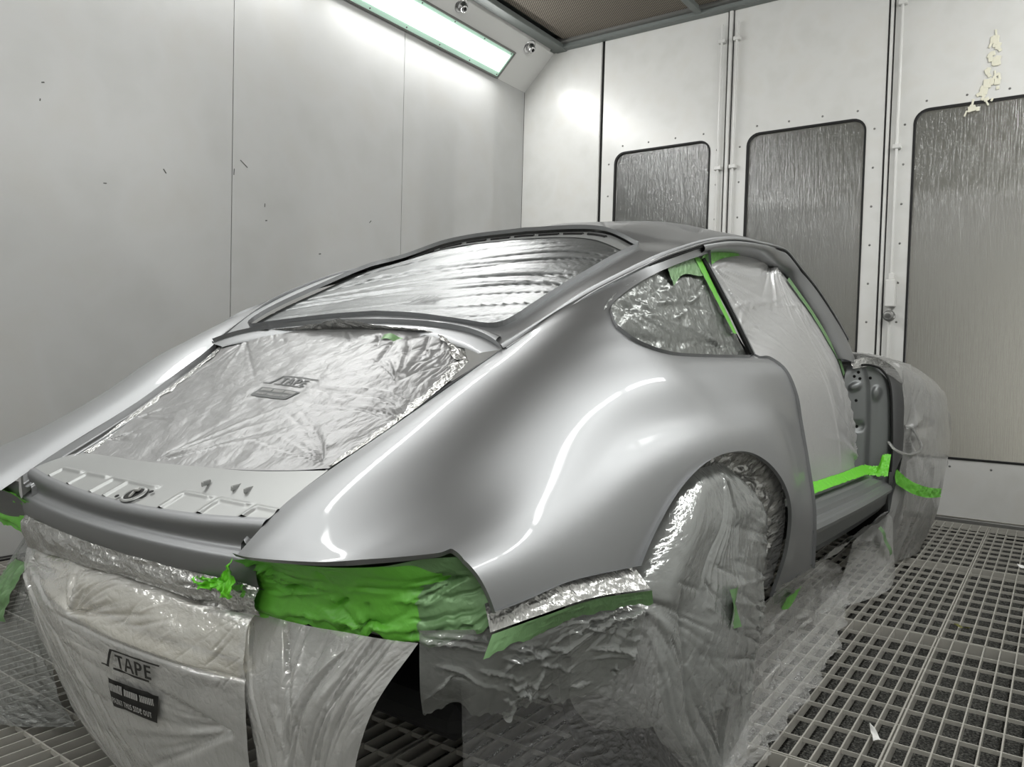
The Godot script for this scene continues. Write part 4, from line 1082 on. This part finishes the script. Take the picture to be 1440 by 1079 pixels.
	fan(c4, rng, 0.93, 0.06, 100, 190, 14, 0.6, 0.022, 0.020); fan(c4, rng, 0.06, 0.05, 0, 60, 10, 0.6, 0.022, 0.014); fan(c4, rng, 0.04, 0.25, -10, 50, 8, 0.45, 0.02, 0.008)
	fan(c4, rng, 0.86, 0.97, -170, -100, 16, 0.5, 0.02, 0.018); fan(c4, rng, 0.93, 0.35, 120, 200, 8, 0.35, 0.02, 0.007); scatter(c4, rng, 14, 92, 6, 0.3, 0.5, 0.02, 0.010, 0.5, 0.9, 0.45, 0.6)
	streaks(c4, rng, 60, 70, 30, 0.0, 1.0, 0.1, 1.0, 0.0035, 0.22, 0.012); scatter(c4, rng, 12, 8, 8, 0.3, 0.6, 0.016, 0.010, 0.05, 0.6, 0.06, 0.3)
	var dff := coons(dt, db, dl, dr)
	sheet("masking_film", "grey film sheet closing the doorless side opening", "film", M.film_door, 130, 150, dff, Vector2(1.1, 0.8), func(u: float, v: float) -> float: return -edge_fade(u, v, 0.03) * (creased(c4, u, v) - 0.02 * sin(PI * u) * sin(PI * v)))
	var dts := func(u: float, v: float) -> Vector3:
		var p := cr(dt, u * 0.42); return p + Vector3(0.0, -0.040 * v * (1.0 - 0.4 * u), 0.008 + 0.010 * v + 0.003 * ridge_noise.get_noise_2d(u * 9, v * 2))
	sheet("masking_tape", "green tape under the roof rail at the top of the door opening", "tape", M.green, 40, 8, dts, Vector2(0.4, 0.05))
	var dtp := func(u: float, v: float) -> Vector3:
		var p := cr(dr, lerpf(0.16, 0.74, v)); return p + Vector3(-0.022 * (1.0 - u) - 0.003 * fine_noise.get_noise_2d(v * 12, 1.0), -0.012 * (1.0 - u), 0.012)
	sheet("masking_tape", "dark green oversprayed tape down the windscreen pillar", "tape", M.green_dust, 4, 50, dtp, Vector2(0.04, 0.6))
	# green tape on the sill
	var st := func(u: float, v: float) -> Vector3:
		var x := lerpf(0.70, 1.80, u); var w := 0.03 + 0.012 * sm(0.6, 0.95, u)
		return Vector3(x, 0.4515 - (x - 0.66) * 0.036 + 0.022 * (1.0 - v) + 0.003 * ridge_noise.get_noise_2d(u * 14, v), 0.796 - w * (1.0 - v) * 1.0)
	sheet("masking_tape", "bright green tape strip along the inner edge of the door sill", "tape", M.green_bright, 60, 6, st, Vector2(1.1, 0.05))
	var sf := func(u: float, v: float) -> Vector3:
		var z := lerpf(0.745, 0.835, u); return Vector3(1.88 + 0.035 * sm(0.75, 0.85, z) - 0.05 * v, 0.40 - 0.012 * v + 0.05 * (1 - v) * (0.4 + sm(0.79, 0.81, z)) + 0.008 * ridge_noise.get_noise_2d(u * 6, v * 3), z)
	sheet("masking_tape", "crumpled bright green tape at the foot of the hinge pillar", "tape", M.green_bright, 30, 12, sf, Vector2(0.1, 0.1))
	var tl := [Vector3(1.935, 0.385, 0.850), Vector3(1.98, 0.345, 0.892), Vector3(2.05, 0.318, 0.935), Vector3(2.13, 0.305, 0.965), Vector3(2.2, 0.30, 0.985)]
	var tls := func(u: float, v: float) -> Vector3: return cr(tl, u) + Vector3(0, (0.5 - v) * lerpf(0.055, 0.035, u), 0.006 * ridge_noise.get_noise_2d(u * 5, v * 2))
	sheet("masking_tape", "long green tape tail on the front wheel film", "tape", M.green, 30, 6, tls, Vector2(0.4, 0.05))
	rear_masks(rng); side_masks(rng); front_masks(rng); scraps()

func bay_sign(f: Callable) -> float:
	var w: Array = on_sheet(f, Vector2(0.5, 0.5), 0.0)
	return 1.0 if (w[1] as Vector3).y > 0 else -1.0

func scraps():
	for e in [[0.372, 1.072, 0.055, 0.022, 0.5, "white paper scrap caught in the near floor grating", "paper", M.near_wall], [2.33, 1.285, 0.05, 0.04, 1.2, "white paper bit on the grating near the right door", "paper", M.near_wall], [1.32, 1.155, 0.05, 0.014, 2.2, "dry yellow-green leaf on the grating beside the double seam", "leaf", M.leaf]]:
		var f := func(u: float, v: float) -> Vector3:
			var w: float = e[3] * (1.0 - 0.85 * u) if e[6] == "paper" else e[3] * sin(PI * clampf(u, 0.02, 0.98))
			var p := Vector3((u - 0.5) * e[2], 0.003 + 0.012 * u + 0.004 * sin(u * 7.0 + v * 3.0), (v - 0.5) * w)
			return Vector3(e[0], 0.0, e[1]) + p.rotated(Vector3.UP, e[4])
		sheet("paper_scrap" if e[6] == "paper" else "dry_leaf", e[5], e[6], e[7], 10, 4, f, Vector2(0.05, 0.03))

func rear_masks(rng: RandomNumberGenerator):
	# silver film band under the rear face
	var yb := [0.463, 0.463, 0.463, 0.463, 0.463, 0.463]; var yl := [0.398, 0.406, 0.418, 0.424, 0.420, 0.418]
	var r0 := tail_row(-0.008, yb.map(func(y): return y + 0.004)); var r1 := tail_row(-0.014, yb.map(func(y): return y - 0.02)); var r2 := tail_row(-0.006, yl)
	var c := []; scatter(c, rng, 26, 20, 40, 0.08, 0.25, 0.03, 0.006); fan(c, rng, 0.95, 0.95, 180, 215, 8, 0.5, 0.03, 0.006)
	sheet("masking_film", "narrow silver film band along the bottom of the rear face", "film", M.foil, 110, 16, loft([r0, r1, r2]), Vector2(1.0, 0.1), func(u: float, v: float) -> float: return 2.0 * creased(c, u, v) + 0.006 * fx_noise.get_noise_2d(u * 5, v))
	# bumper beam under clear film
	var beam := thing("bumper_bar", "cream painted rear beam inside the clear film bag", "bumper")
	var bl := [Vector3(-0.66, 0.362, -0.40), Vector3(-0.70, 0.362, -0.25), Vector3(-0.725, 0.362, -0.05), Vector3(-0.725, 0.362, 0.12), Vector3(-0.71, 0.362, 0.27), Vector3(-0.70, 0.362, 0.345)]
	add("tube", sweep(bl, ring(0.046, 20), Vector3.UP, true, 40), M.cream, beam)
	add("lower_rail", sweep(shifted(bl, Vector3(-0.03, -0.052, 0)), PackedVector2Array([Vector2(-0.03, -0.006), Vector2(0.03, -0.006), Vector2(0.03, 0.006), Vector2(-0.03, 0.006)]), Vector3.UP, true, 40), M.cream, beam)
	# clear bag hanging over the beam
	var rows := [
		v3([-0.69, 0.402, -0.42, -0.72, 0.412, -0.30, -0.755, 0.420, -0.14, -0.765, 0.424, 0.04, -0.758, 0.421, 0.22, -0.735, 0.420, 0.375]),
		v3([-0.715, 0.395, -0.45, -0.755, 0.402, -0.31, -0.79, 0.408, -0.14, -0.80, 0.412, 0.04, -0.79, 0.412, 0.23, -0.765, 0.414, 0.385]),
		v3([-0.735, 0.345, -0.46, -0.785, 0.348, -0.31, -0.815, 0.35, -0.13, -0.822, 0.352, 0.05, -0.81, 0.354, 0.24, -0.785, 0.358, 0.395]),
		v3([-0.74, 0.285, -0.41, -0.785, 0.288, -0.27, -0.812, 0.29, -0.10, -0.82, 0.292, 0.07, -0.81, 0.295, 0.25, -0.785, 0.30, 0.40]),
		v3([-0.745, 0.19, -0.33, -0.775, 0.19, -0.20, -0.80, 0.19, -0.05, -0.805, 0.19, 0.10, -0.795, 0.19, 0.26, -0.775, 0.195, 0.40]),
		v3([-0.75, 0.085, -0.17, -0.765, 0.085, -0.07, -0.78, 0.085, 0.03, -0.782, 0.085, 0.15, -0.778, 0.085, 0.28, -0.77, 0.09, 0.41]),
		v3([-0.735, 0.014, -0.03, -0.745, 0.014, 0.04, -0.755, 0.014, 0.12, -0.76, 0.014, 0.20, -0.76, 0.014, 0.31, -0.76, 0.016, 0.42])]
	var c2 := []
	fan(c2, rng, 0.46, 0.36, -110, -20, 14, 0.32, 0.022, 0.016); fan(c2, rng, 0.14, 0.26, -80, 20, 8, 0.25, 0.022, 0.014); scatter(c2, rng, 40, -50, 25, 0.08, 0.22, 0.014, 0.008, 0.1, 0.95, 0.08, 0.4)
	fan(c2, rng, 0.1, 0.3, 40, 80, 6, 0.6, 0.022, 0.012); fan(c2, rng, 0.95, 0.6, 150, 200, 10, 0.6, 0.025, 0.014); scatter(c2, rng, 22, 70, 25, 0.15, 0.4, 0.02, 0.010, 0.0, 0.9, 0.5, 0.95)
	streaks(c2, rng, 70, -55, 18, 0.0, 1.0, 0.1, 0.5); streaks(c2, rng, 40, 75, 25, 0.0, 1.0, 0.45, 1.0, 0.003, 0.2)
	c2.append([1.0, 0.42, 0.3, 0.40, 0.03, 0.016]); c2.append([0.1, 0.2, 0.45, 0.42, 0.03, 0.012])
	var bf := loft(rows)
	var d2 := func(u: float, v: float) -> float: return (creased(c2, u, v) + 0.008 * fx_noise.get_noise_2d(u * 2.5, v * 3.0)) * sm(0.0, 0.06, v) * (1.0 - 0.85 * exp(-pow((u - 0.68) / 0.17, 4.0) - pow((v - 0.53) / 0.15, 4.0)))
	var bag := sheet("masking_film", "clear plastic bag hanging over the rear beam, with black printed logo", "film", M.film_bag, 200, 170, bf, Vector2(1.0, 0.6), d2)
	var bfd := func(u: float, v: float) -> Vector3:
		var p: Vector3 = bf.call(u, v); var e := 0.004
		var n: Vector3 = (bf.call(u + e, v) - p).cross(bf.call(u, v + e) - p).normalized()
		return p + n * d2.call(u, v)
	var sg := 1.0 if (on_sheet(bf, Vector2(0.5, 0.4), 0.0)[1] as Vector3).x < 0 else -1.0
	logo(bag, bfd, Vector2(0.69, 0.475), Vector2(0.035, -0.001), Vector2(0.004, -0.055), 0.0065 * sg, M.ink, M.print_light)
	# green tape over the lamp opening
	var gt := v3([-0.782, 0.503, 0.350, -0.806, 0.529, 0.455, -0.813, 0.535, 0.515, -0.818, 0.542, 0.575, -0.810, 0.547, 0.625, -0.785, 0.553, 0.678, -0.742, 0.559, 0.708, -0.704, 0.562, 0.748])
	var gb := v3([-0.742, 0.404, 0.290, -0.742, 0.410, 0.42, -0.745, 0.420, 0.50, -0.746, 0.432, 0.57, -0.742, 0.438, 0.625, -0.722, 0.432, 0.675, -0.698, 0.445, 0.73, -0.668, 0.466, 0.775])
	var c3 := []; scatter(c3, rng, 44, 40, 80, 0.1, 0.4, 0.06, 0.020); fan(c3, rng, 0.05, 0.2, 0, 70, 8, 0.5, 0.05, 0.018); fan(c3, rng, 0.95, 0.3, 120, 200, 10, 0.5, 0.05, 0.018); fan(c3, rng, 0.55, 0.9, -150, -20, 9, 0.4, 0.05, 0.016)
	var gf := func(u: float, v: float) -> Vector3:
		var a := cr(gt, u) + Vector3(0.012, -0.003, -0.010); var b := cr(gb, u); var rg := rag(u, 4.0, 0.012)
		return a.lerp(b, v) + Vector3(0.018 * sin(PI * minf(v * 1.2, 1.0)), rg * v * v, 0.0)
	sheet("masking_tape", "wide crumpled green tape over the tail lamp opening", "tape", M.green, 100, 40, gf, Vector2(0.6, 0.15), func(u: float, v: float) -> float: return creased(c3, u, v) * sm(0.0, 0.1, v) * sm(1.02, 0.9, u), [func(p: Vector3) -> float: return 0.69 + 0.05 * fine_noise.get_noise_2d(p.y * 18.0, p.z * 14.0) - p.z])
	sheet("masking_tape", "dusty silver-green tape at the front corner of the tail lamp opening", "tape", M.green_dust, 100, 40, gf, Vector2(0.6, 0.15), func(u: float, v: float) -> float: return creased(c3, u, v) * sm(0.0, 0.1, v) * sm(1.02, 0.9, u), [func(p: Vector3) -> float: return p.z - 0.689 - 0.05 * fine_noise.get_noise_2d(p.y * 18.0, p.z * 14.0)])
	var far_tape := add("masking_tape", mirror_if(grid(60, 24, gf, 0.6, 0.15, func(u: float, v: float) -> float: return creased(c3, u, v) * sm(0.0, 0.1, v) * sm(1.02, 0.9, u)), true), M.green)
	tag(far_tape, "green tape over the far side tail lamp opening", "tape")
	# the loose knotted end of the tape
	var kf := func(u: float, v: float) -> Vector3:
		var pts := [Vector3(-0.790, 0.492, 0.40), Vector3(-0.775, 0.470, 0.355), Vector3(-0.765, 0.462, 0.315), Vector3(-0.760, 0.452, 0.255)]
		var w: float = [0.05, 0.045, 0.022, 0.020][mini(int(u * 3.99), 3)]
		return cr(pts, u) + Vector3(0.012 * fx_noise.get_noise_2d(u * 5.0, v * 2.0) - 0.02, (0.5 - v) * lerpf(0.06, 0.018, sm(0.0, 0.6, u)) + 0.006 * fx_noise.get_noise_2d(u * 6.0, v), 0)
	sheet("masking_tape", "twisted loose end of green tape by the tail corner", "tape", M.green_bright, 40, 12, kf, Vector2(0.2, 0.05))
	var kf2 := func(u: float, v: float) -> Vector3:
		var a := Vector3(-0.775, 0.462, lerpf(0.278, 0.37, u)); return a + Vector3(0.010 * ridge_noise.get_noise_2d(u * 4, v * 3) + 0.02 * v, -0.055 * v * (0.55 + 0.45 * sin(PI * (0.15 + 0.7 * u))) + 0.01 * (u - 0.5), 0)
	sheet("masking_tape", "small yellow-green tape flap below the knotted end", "tape", M.green, 20, 12, kf2, Vector2(0.15, 0.06))
	# green and silver strip along the bottom of the quarter panel
	var la := v3([-0.675, 0.496, 0.762, -0.60, 0.506, 0.778, -0.50, 0.509, 0.798, -0.385, 0.510, 0.828]); var lm := v3([-0.685, 0.464, 0.780, -0.60, 0.472, 0.806, -0.50, 0.476, 0.830, -0.385, 0.470, 0.868]); var lb := v3([-0.71, 0.440, 0.785, -0.60, 0.446, 0.800, -0.49, 0.452, 0.824, -0.37, 0.445, 0.864])
	var c4 := []; scatter(c4, rng, 30, 10, 30, 0.1, 0.35, 0.05, 0.006)
	sheet("masking_tape", "crumpled silver tape under the lower edge of the quarter panel", "tape", M.foil, 60, 14, loft([la, lm]), Vector2(0.45, 0.05), func(u: float, v: float) -> float: return -creased(c4, u, v))
	sheet("masking_tape", "dusty green tape band below the silver strip on the quarter panel", "tape", M.green_dust, 60, 12, func(u: float, v: float) -> Vector3: return cr(lm, u).lerp(cr(lb, u), v) + Vector3(0, rag(u, 9.0, 0.006) * v - 0.002, 0.003), Vector2(0.45, 0.03), func(u: float, v: float) -> float: return -0.5 * creased(c4, u, v))
	# hanging clear strip below the lamp tape
	var hs := [v3([-0.737, 0.415, 0.335, -0.745, 0.420, 0.42, -0.752, 0.428, 0.50, -0.755, 0.438, 0.58, -0.745, 0.440, 0.64, -0.725, 0.440, 0.69]), v3([-0.765, 0.33, 0.36, -0.785, 0.335, 0.42, -0.795, 0.34, 0.49, -0.795, 0.345, 0.555, -0.785, 0.35, 0.61, -0.765, 0.355, 0.65]), v3([-0.765, 0.22, 0.395, -0.79, 0.225, 0.445, -0.80, 0.23, 0.50, -0.80, 0.235, 0.55, -0.79, 0.24, 0.59, -0.775, 0.245, 0.62]), v3([-0.765, 0.10, 0.415, -0.79, 0.10, 0.455, -0.80, 0.10, 0.50, -0.80, 0.10, 0.54, -0.79, 0.10, 0.575, -0.775, 0.10, 0.60]), v3([-0.76, 0.012, 0.42, -0.785, 0.012, 0.455, -0.795, 0.012, 0.50, -0.795, 0.012, 0.54, -0.785, 0.012, 0.575, -0.77, 0.012, 0.60])]
	var c5 := []
	for k in 26: c5.append([rng.randf(), 0.0, 0.5 + rng.randf_range(-0.35, 0.35), rng.randf_range(0.5, 1.2), 0.035, rng.randf_range(-0.008, 0.012)])
	scatter(c5, rng, 24, 60, 30, 0.06, 0.16, 0.02, 0.004); fan(c5, rng, 0.35, 0.8, -120, -60, 8, 0.5, 0.04, 0.010); fan(c5, rng, 0.45, 0.45, -130, -50, 7, 0.45, 0.04, 0.008)
	streaks(c5, rng, 70, 70, 25, 0.0, 1.0, 0.0, 1.0, 0.0022, 0.16, 0.014); streaks(c5, rng, 30, 120, 20, 0.0, 1.0, 0.0, 1.0, 0.0022, 0.12, 0.014)
	sheet("masking_film", "clear plastic curtain hanging from the green lamp tape to the floor", "film", M.film_strip, 120, 110, loft(hs), Vector2(0.4, 0.5), func(u: float, v: float) -> float: return creased(c5, u, v) + 0.006 * fx_noise.get_noise_2d(u * 2.5, v * 2.0))
	# far sheet at the left tail
	var fl := [v3([-0.66, 0.375, -0.62, -0.68, 0.37, -0.56, -0.69, 0.37, -0.48, -0.69, 0.375, -0.42]), v3([-0.70, 0.26, -0.66, -0.73, 0.25, -0.58, -0.73, 0.25, -0.48, -0.71, 0.26, -0.38]), v3([-0.73, 0.12, -0.62, -0.77, 0.10, -0.54, -0.76, 0.10, -0.45, -0.72, 0.10, -0.34]), v3([-0.74, 0.015, -0.56, -0.79, 0.012, -0.48, -0.765, 0.012, -0.40, -0.70, 0.02, -0.29])]
	var c6 := []; scatter(c6, rng, 40, 80, 50, 0.1, 0.5, 0.04, 0.014)
	sheet("masking_film", "grey plastic sheet bunched on the floor below the far tail corner", "film", M.film_grey, 60, 70, loft(fl), Vector2(0.4, 0.5), func(u: float, v: float) -> float: return creased(c6, u, v))
	var fg := [v3([-0.66, 0.33, -0.66, -0.70, 0.33, -0.58, -0.71, 0.335, -0.49]), v3([-0.70, 0.27, -0.66, -0.74, 0.265, -0.58, -0.745, 0.27, -0.50]), v3([-0.72, 0.215, -0.64, -0.755, 0.21, -0.57, -0.755, 0.21, -0.50])]
	sheet("masking_tape", "pale green oversprayed tape on the far tail sheet", "tape", M.green_dust, 24, 16, loft(fg), Vector2(0.2, 0.15), func(u: float, v: float) -> float: return 0.008 * ridge_noise.get_noise_2d(u * 3, v * 2))

func side_masks(rng: RandomNumberGenerator):
	# crumpled silver tape inside the wheel arch
	var at := func(u: float, v: float) -> Vector3:
		var a := lerpf(PI * 0.83, -0.02, u); var ca := cos(a); var sa := maxf(sin(a), 0.0)
		var n := 2.0 if ca < 0 else 2.35
		var r := 1.0 / pow(pow(absf(ca), n) + pow(sa, n), 1.0 / n)
		var shrink := 1.06 - (0.26 + 0.05 * fine_noise.get_noise_2d(u * 9.0, 2.0)) * v
		var rx := r * (0.405 if ca < 0 else 0.352); var ry := r * 0.352
		var zl := side_z(-0.05 + ca * rx, maxf(0.30 + sa * ry, 0.30))
		return Vector3(-0.05 + ca * rx * shrink, 0.30 + sa * ry * shrink - 0.06 * (1.0 - sm(0.0, 0.12, u)) * v, zl - 0.012 - 0.03 * v - 0.012 * sin(PI * v))
	var c := []; scatter(c, rng, 90, 90, 70, 0.03, 0.25, 0.022, 0.022, 0.0, 1.0, 0.0, 1.0, 4.0)
	sheet("masking_tape", "crumpled silver tape fringe round the inside of the rear wheel arch", "tape", M.foil, 170, 20, at, Vector2(1.2, 0.09), func(u: float, v: float) -> float: return (creased(c, u, v) + 0.008 * ridge_noise.get_noise_2d(u * 10.0, v * 1.6)) * sm(0.18, 0.4, v))
	# film over the rear wheel
	var wf := func(u: float, v: float) -> Vector3:
		var y := lerpf(0.625, 0.012, v)
		var xl := lerpf(-0.20, -0.37, sm(0.0, 0.30, v)) + 0.20 * sm(0.6, 1.0, v); var xr := lerpf(0.12, 0.275, sm(0.0, 0.22, v)) - 0.13 * sm(0.55, 1.0, v)
		var x := lerpf(xl, xr, u); var d := Vector2((x + 0.045) / 0.31, (y - 0.301) / 0.31).length()
		var z := 0.893 - 0.018 * sm(0.2, 0.7, d) - 0.05 * sm(0.95, 1.15, d) * sm(0.10, 0.3, y)
		z -= 0.022 * sm(0.52, 0.62, y) + 0.13 * pow(absf(u - 0.5) * 2.0, 12.0) * sm(0.0, 0.3, v)
		return Vector3(x, y, z)
	var c2 := []
	for k in 44: 
		var v0 := rng.randf_range(0.15, 0.9); c2.append([1.0, v0, rng.randf_range(0.15, 0.7), v0 - rng.randf_range(0.10, 0.30), 0.016, rng.randf_range(-0.006, 0.009)])
	fan(c2, rng, 0.5, 0.02, 50, 130, 14, 0.5, 0.02, 0.010); scatter(c2, rng, 60, 45, 30, 0.08, 0.3, 0.014, 0.006); fan(c2, rng, 0.42, 0.95, -120, -70, 12, 0.45, 0.022, 0.010); fan(c2, rng, 0.02, 0.3, 20, 80, 10, 0.5, 0.02, 0.008); c2.append([0.16, 0.3, 0.25, 0.95, 0.03, 0.016])
	streaks(c2, rng, 90, 40, 18, 0.0, 1.0, 0.15, 1.0, 0.003, 0.16, 0.010); streaks(c2, rng, 50, -50, 15, 0.0, 0.4, 0.4, 1.0, 0.003, 0.14, 0.010)
	var wsh := sheet("masking_film", "grey translucent film draped over the near rear wheel", "film", M.film_wheel, 170, 190, wf, Vector2(0.7, 0.7), func(u: float, v: float) -> float: return creased(c2, u, v) + 0.006 * fx_noise.get_noise_2d(u * 3, v * 3))
	# green scrap showing through
	var gs := func(u: float, v: float) -> Vector3: return Vector3(lerpf(-0.10, -0.055, u) + 0.02 * (v - 0.5), lerpf(0.41, 0.325, v), 0.899 + 0.006 * sin(u * 3.0 + v * 4.0))
	sheet("masking_tape", "small green tape scrap on the rear wheel film", "tape", M.green_dust, 8, 10, gs, Vector2(0.05, 0.1))
	# dark side skirt film below the quarter panel
	var sk := [v3([-0.735, 0.462, 0.70, -0.66, 0.462, 0.775, -0.57, 0.456, 0.795, -0.47, 0.460, 0.82, -0.36, 0.445, 0.855]), v3([-0.72, 0.385, 0.69, -0.65, 0.38, 0.765, -0.57, 0.375, 0.785, -0.47, 0.37, 0.805, -0.37, 0.36, 0.84]), v3([-0.69, 0.335, 0.67, -0.63, 0.33, 0.74, -0.56, 0.315, 0.76, -0.47, 0.30, 0.785, -0.37, 0.275, 0.82])]
	var c3 := []; scatter(c3, rng, 50, 60, 60, 0.1, 0.5, 0.035, 0.018); fan(c3, rng, 0.95, 0.05, 95, 175, 14, 0.6, 0.03, 0.02)
	streaks(c3, rng, 60, -50, 25, 0.0, 1.0, 0.0, 1.0, 0.003, 0.2, 0.016)
	sheet("masking_film", "dark grey film skirt below the near quarter panel", "film", M.film_skirt, 120, 70, func(u: float, v: float) -> Vector3: return loft(sk).call(u, v) + Vector3(0, rag(u, 2.0, 0.018) * v, 0), Vector2(0.5, 0.15), func(u: float, v: float) -> float: return -creased(c3, u, v))
	# thin film trailing from the skirt to the floor under the tail
	var tr := [v3([-0.62, 0.36, 0.68, -0.50, 0.35, 0.74, -0.40, 0.40, 0.82, -0.34, 0.42, 0.86]), v3([-0.62, 0.17, 0.70, -0.50, 0.19, 0.76, -0.38, 0.22, 0.83, -0.31, 0.24, 0.87]), v3([-0.55, 0.012, 0.72, -0.42, 0.012, 0.80, -0.28, 0.012, 0.88, -0.16, 0.012, 0.94])]
	var c4 := []; scatter(c4, rng, 50, 110, 40, 0.1, 0.5, 0.03, 0.014)
	sheet("masking_film", "thin clear film falling from the skirt to the floor before the rear wheel", "film", M.film_thin, 60, 60, loft(tr), Vector2(0.5, 0.5), func(u: float, v: float) -> float: return -creased(c4, u, v))
	# clear film spread on the floor beside the wheel, up to the rocker
	var fs := [v3([-0.12, 0.03, 0.82, 0.15, 0.16, 0.845, 0.35, 0.24, 0.82, 0.6, 0.235, 0.81, 0.9, 0.22, 0.80, 1.2, 0.18, 0.77, 1.5, 0.10, 0.74]), v3([-0.10, 0.03, 0.87, 0.12, 0.07, 0.875, 0.33, 0.09, 0.85, 0.58, 0.10, 0.83, 0.88, 0.09, 0.82, 1.2, 0.08, 0.79, 1.55, 0.05, 0.75]), v3([-0.08, 0.02, 0.90, 0.13, 0.022, 0.91, 0.33, 0.024, 0.915, 0.60, 0.024, 0.90, 0.92, 0.024, 0.885, 1.25, 0.024, 0.83, 1.6, 0.024, 0.76])]
	var c5 := []; scatter(c5, rng, 70, 20, 40, 0.06, 0.3, 0.03, 0.016); fan(c5, rng, 0.38, 0.5, -60, 240, 14, 0.25, 0.02, 0.014)
	streaks(c5, rng, 90, 25, 20, 0.0, 1.0, 0.0, 1.0, 0.004, 0.10, 0.012)
	sheet("masking_film", "clear plastic film spread over the floor grating from wheel to rocker", "film", M.film_clear, 200, 60, func(u: float, v: float) -> Vector3: return loft(fs).call(u, v) + Vector3(0, 0, rag(u * 2.0, 31.0, 0.02) * v), Vector2(1.8, 0.3), func(u: float, v: float) -> float: return absf(creased(c5, u, v)) * -1.0 + 0.008 * fx_noise.get_noise_2d(u * 7, v * 2))
	# dusty strips under the rocker
	for e in [[0.40, 1.25, 0.290, M.foil, "long grey oversprayed tape strip under the rocker"], [1.15, 1.9, 0.275, M.film_glossy, "grey film strip under the front part of the rocker"]]:
		var rs := func(u: float, v: float) -> Vector3:
			var x := lerpf(e[0], e[1], u)
			return Vector3(x, e[2] - 0.03 * (x - e[0]) - 0.05 * v + 0.006 * ridge_noise.get_noise_2d(u * 7, v), 0.850 - 0.04 * v + 0.005 * sin(u * 17.0))
		sheet("masking_tape", e[4], "tape", e[3], 50, 8, rs, Vector2(0.9, 0.06))
	var gp := func(u: float, v: float) -> Vector3: return Vector3(lerpf(0.52, 0.66, u), 0.225 - 0.045 * v * sin(PI * (0.2 + 0.6 * u)) + 0.004 * ridge_noise.get_noise_2d(u * 4, v * 4), 0.83 - 0.012 * v)
	sheet("masking_tape", "green tape patch under the rocker ahead of the rear wheel", "tape", M.green, 16, 12, gp, Vector2(0.12, 0.06))

func front_masks(rng: RandomNumberGenerator):
	# translucent cover over the front wing and wheel
	var rows := [
		v3([1.90, 0.865, 0.60, 2.15, 0.86, 0.58, 2.5, 0.80, 0.55, 2.95, 0.62, 0.50]),
		v3([1.93, 0.862, 0.74, 2.15, 0.86, 0.76, 2.5, 0.81, 0.76, 2.97, 0.62, 0.68]),
		v3([1.97, 0.80, 0.84, 2.15, 0.79, 0.89, 2.5, 0.74, 0.92, 3.0, 0.55, 0.82]),
		v3([1.98, 0.62, 0.865, 2.15, 0.62, 0.93, 2.5, 0.58, 0.97, 3.03, 0.42, 0.90]),
		v3([1.97, 0.40, 0.86, 2.15, 0.40, 0.93, 2.5, 0.36, 0.965, 3.03, 0.25, 0.90]),
		v3([1.92, 0.20, 0.83, 2.15, 0.18, 0.90, 2.45, 0.16, 0.94, 2.9, 0.12, 0.85]),
		v3([1.86, 0.015, 0.80, 2.10, 0.012, 0.86, 2.35, 0.012, 0.90, 2.7, 0.012, 0.82])]
	var c := []; scatter(c, rng, 40, 80, 50, 0.08, 0.35, 0.04, 0.018); fan(c, rng, 0.02, 0.55, -40, 60, 14, 0.5, 0.03, 0.02); fan(c, rng, 0.3, 0.02, 40, 120, 6, 0.4, 0.04, 0.016)
	streaks(c, rng, 60, 60, 40, 0.0, 1.0, 0.2, 1.0, 0.004, 0.16, 0.012)
	sheet("masking_film", "translucent plastic cover bagged over the front wing and wheel", "film", M.film_frost, 90, 110, loft(rows), Vector2(1.1, 1.0), func(u: float, v: float) -> float: return -creased(c, u, v) + 0.008 * fx_noise.get_noise_2d(u * 3, v * 3))
	var top := v3([1.86, 0.845, 0.68, 1.95, 0.858, 0.73, 2.05, 0.85, 0.79, 2.2, 0.835, 0.85])
	sheet("masking_tape", "wrinkled silver tape along the top of the hinge pillar", "tape", M.foil, 40, 8, func(u: float, v: float) -> Vector3: return cr(top, u) + Vector3(-0.012, -0.035 * v, 0.012 * v + 0.004 * ridge_noise.get_noise_2d(u * 8, v * 2)), Vector2(0.4, 0.05))
	# film skirt on the floor in front of the sill
	var fr := [v3([1.45, 0.20, 0.80, 1.65, 0.22, 0.81, 1.85, 0.24, 0.82, 1.98, 0.24, 0.84]), v3([1.30, 0.08, 0.79, 1.5, 0.08, 0.83, 1.7, 0.09, 0.85, 1.9, 0.10, 0.86]), v3([1.10, 0.014, 0.76, 1.4, 0.014, 0.86, 1.6, 0.014, 0.90, 1.85, 0.014, 0.88])]
	var c2 := []; scatter(c2, rng, 40, 60, 60, 0.1, 0.4, 0.03, 0.014)
	sheet("masking_film", "clear film gathered on the floor under the front end of the sill", "film", M.film_clear, 60, 40, loft(fr), Vector2(0.6, 0.3), func(u: float, v: float) -> float: return -creased(c2, u, v))
	var wire := [Vector3(1.93, 0.52, 0.82), Vector3(1.92, 0.49, 0.85), Vector3(1.94, 0.475, 0.90), Vector3(2.0, 0.50, 0.93), Vector3(2.0, 0.57, 0.90), Vector3(1.98, 0.585, 0.87)]
	tag(add("masking_tape", tube(wire, 0.006, 6, 30), M.foil), "twisted loop of clear film beside the hinge pillar", "tape")
	var gsr := v3([1.70, 0.215, 0.84, 1.74, 0.16, 0.86, 1.78, 0.10, 0.87])
	sheet("masking_tape", "narrow green tape hanging below the front end of the sill", "tape", M.green_dust, 6, 20, func(u: float, v: float) -> Vector3: return cr(gsr, v) + Vector3((u - 0.5) * 0.05, 0, 0.004 * sin(v * 9.0)), Vector2(0.05, 0.15))
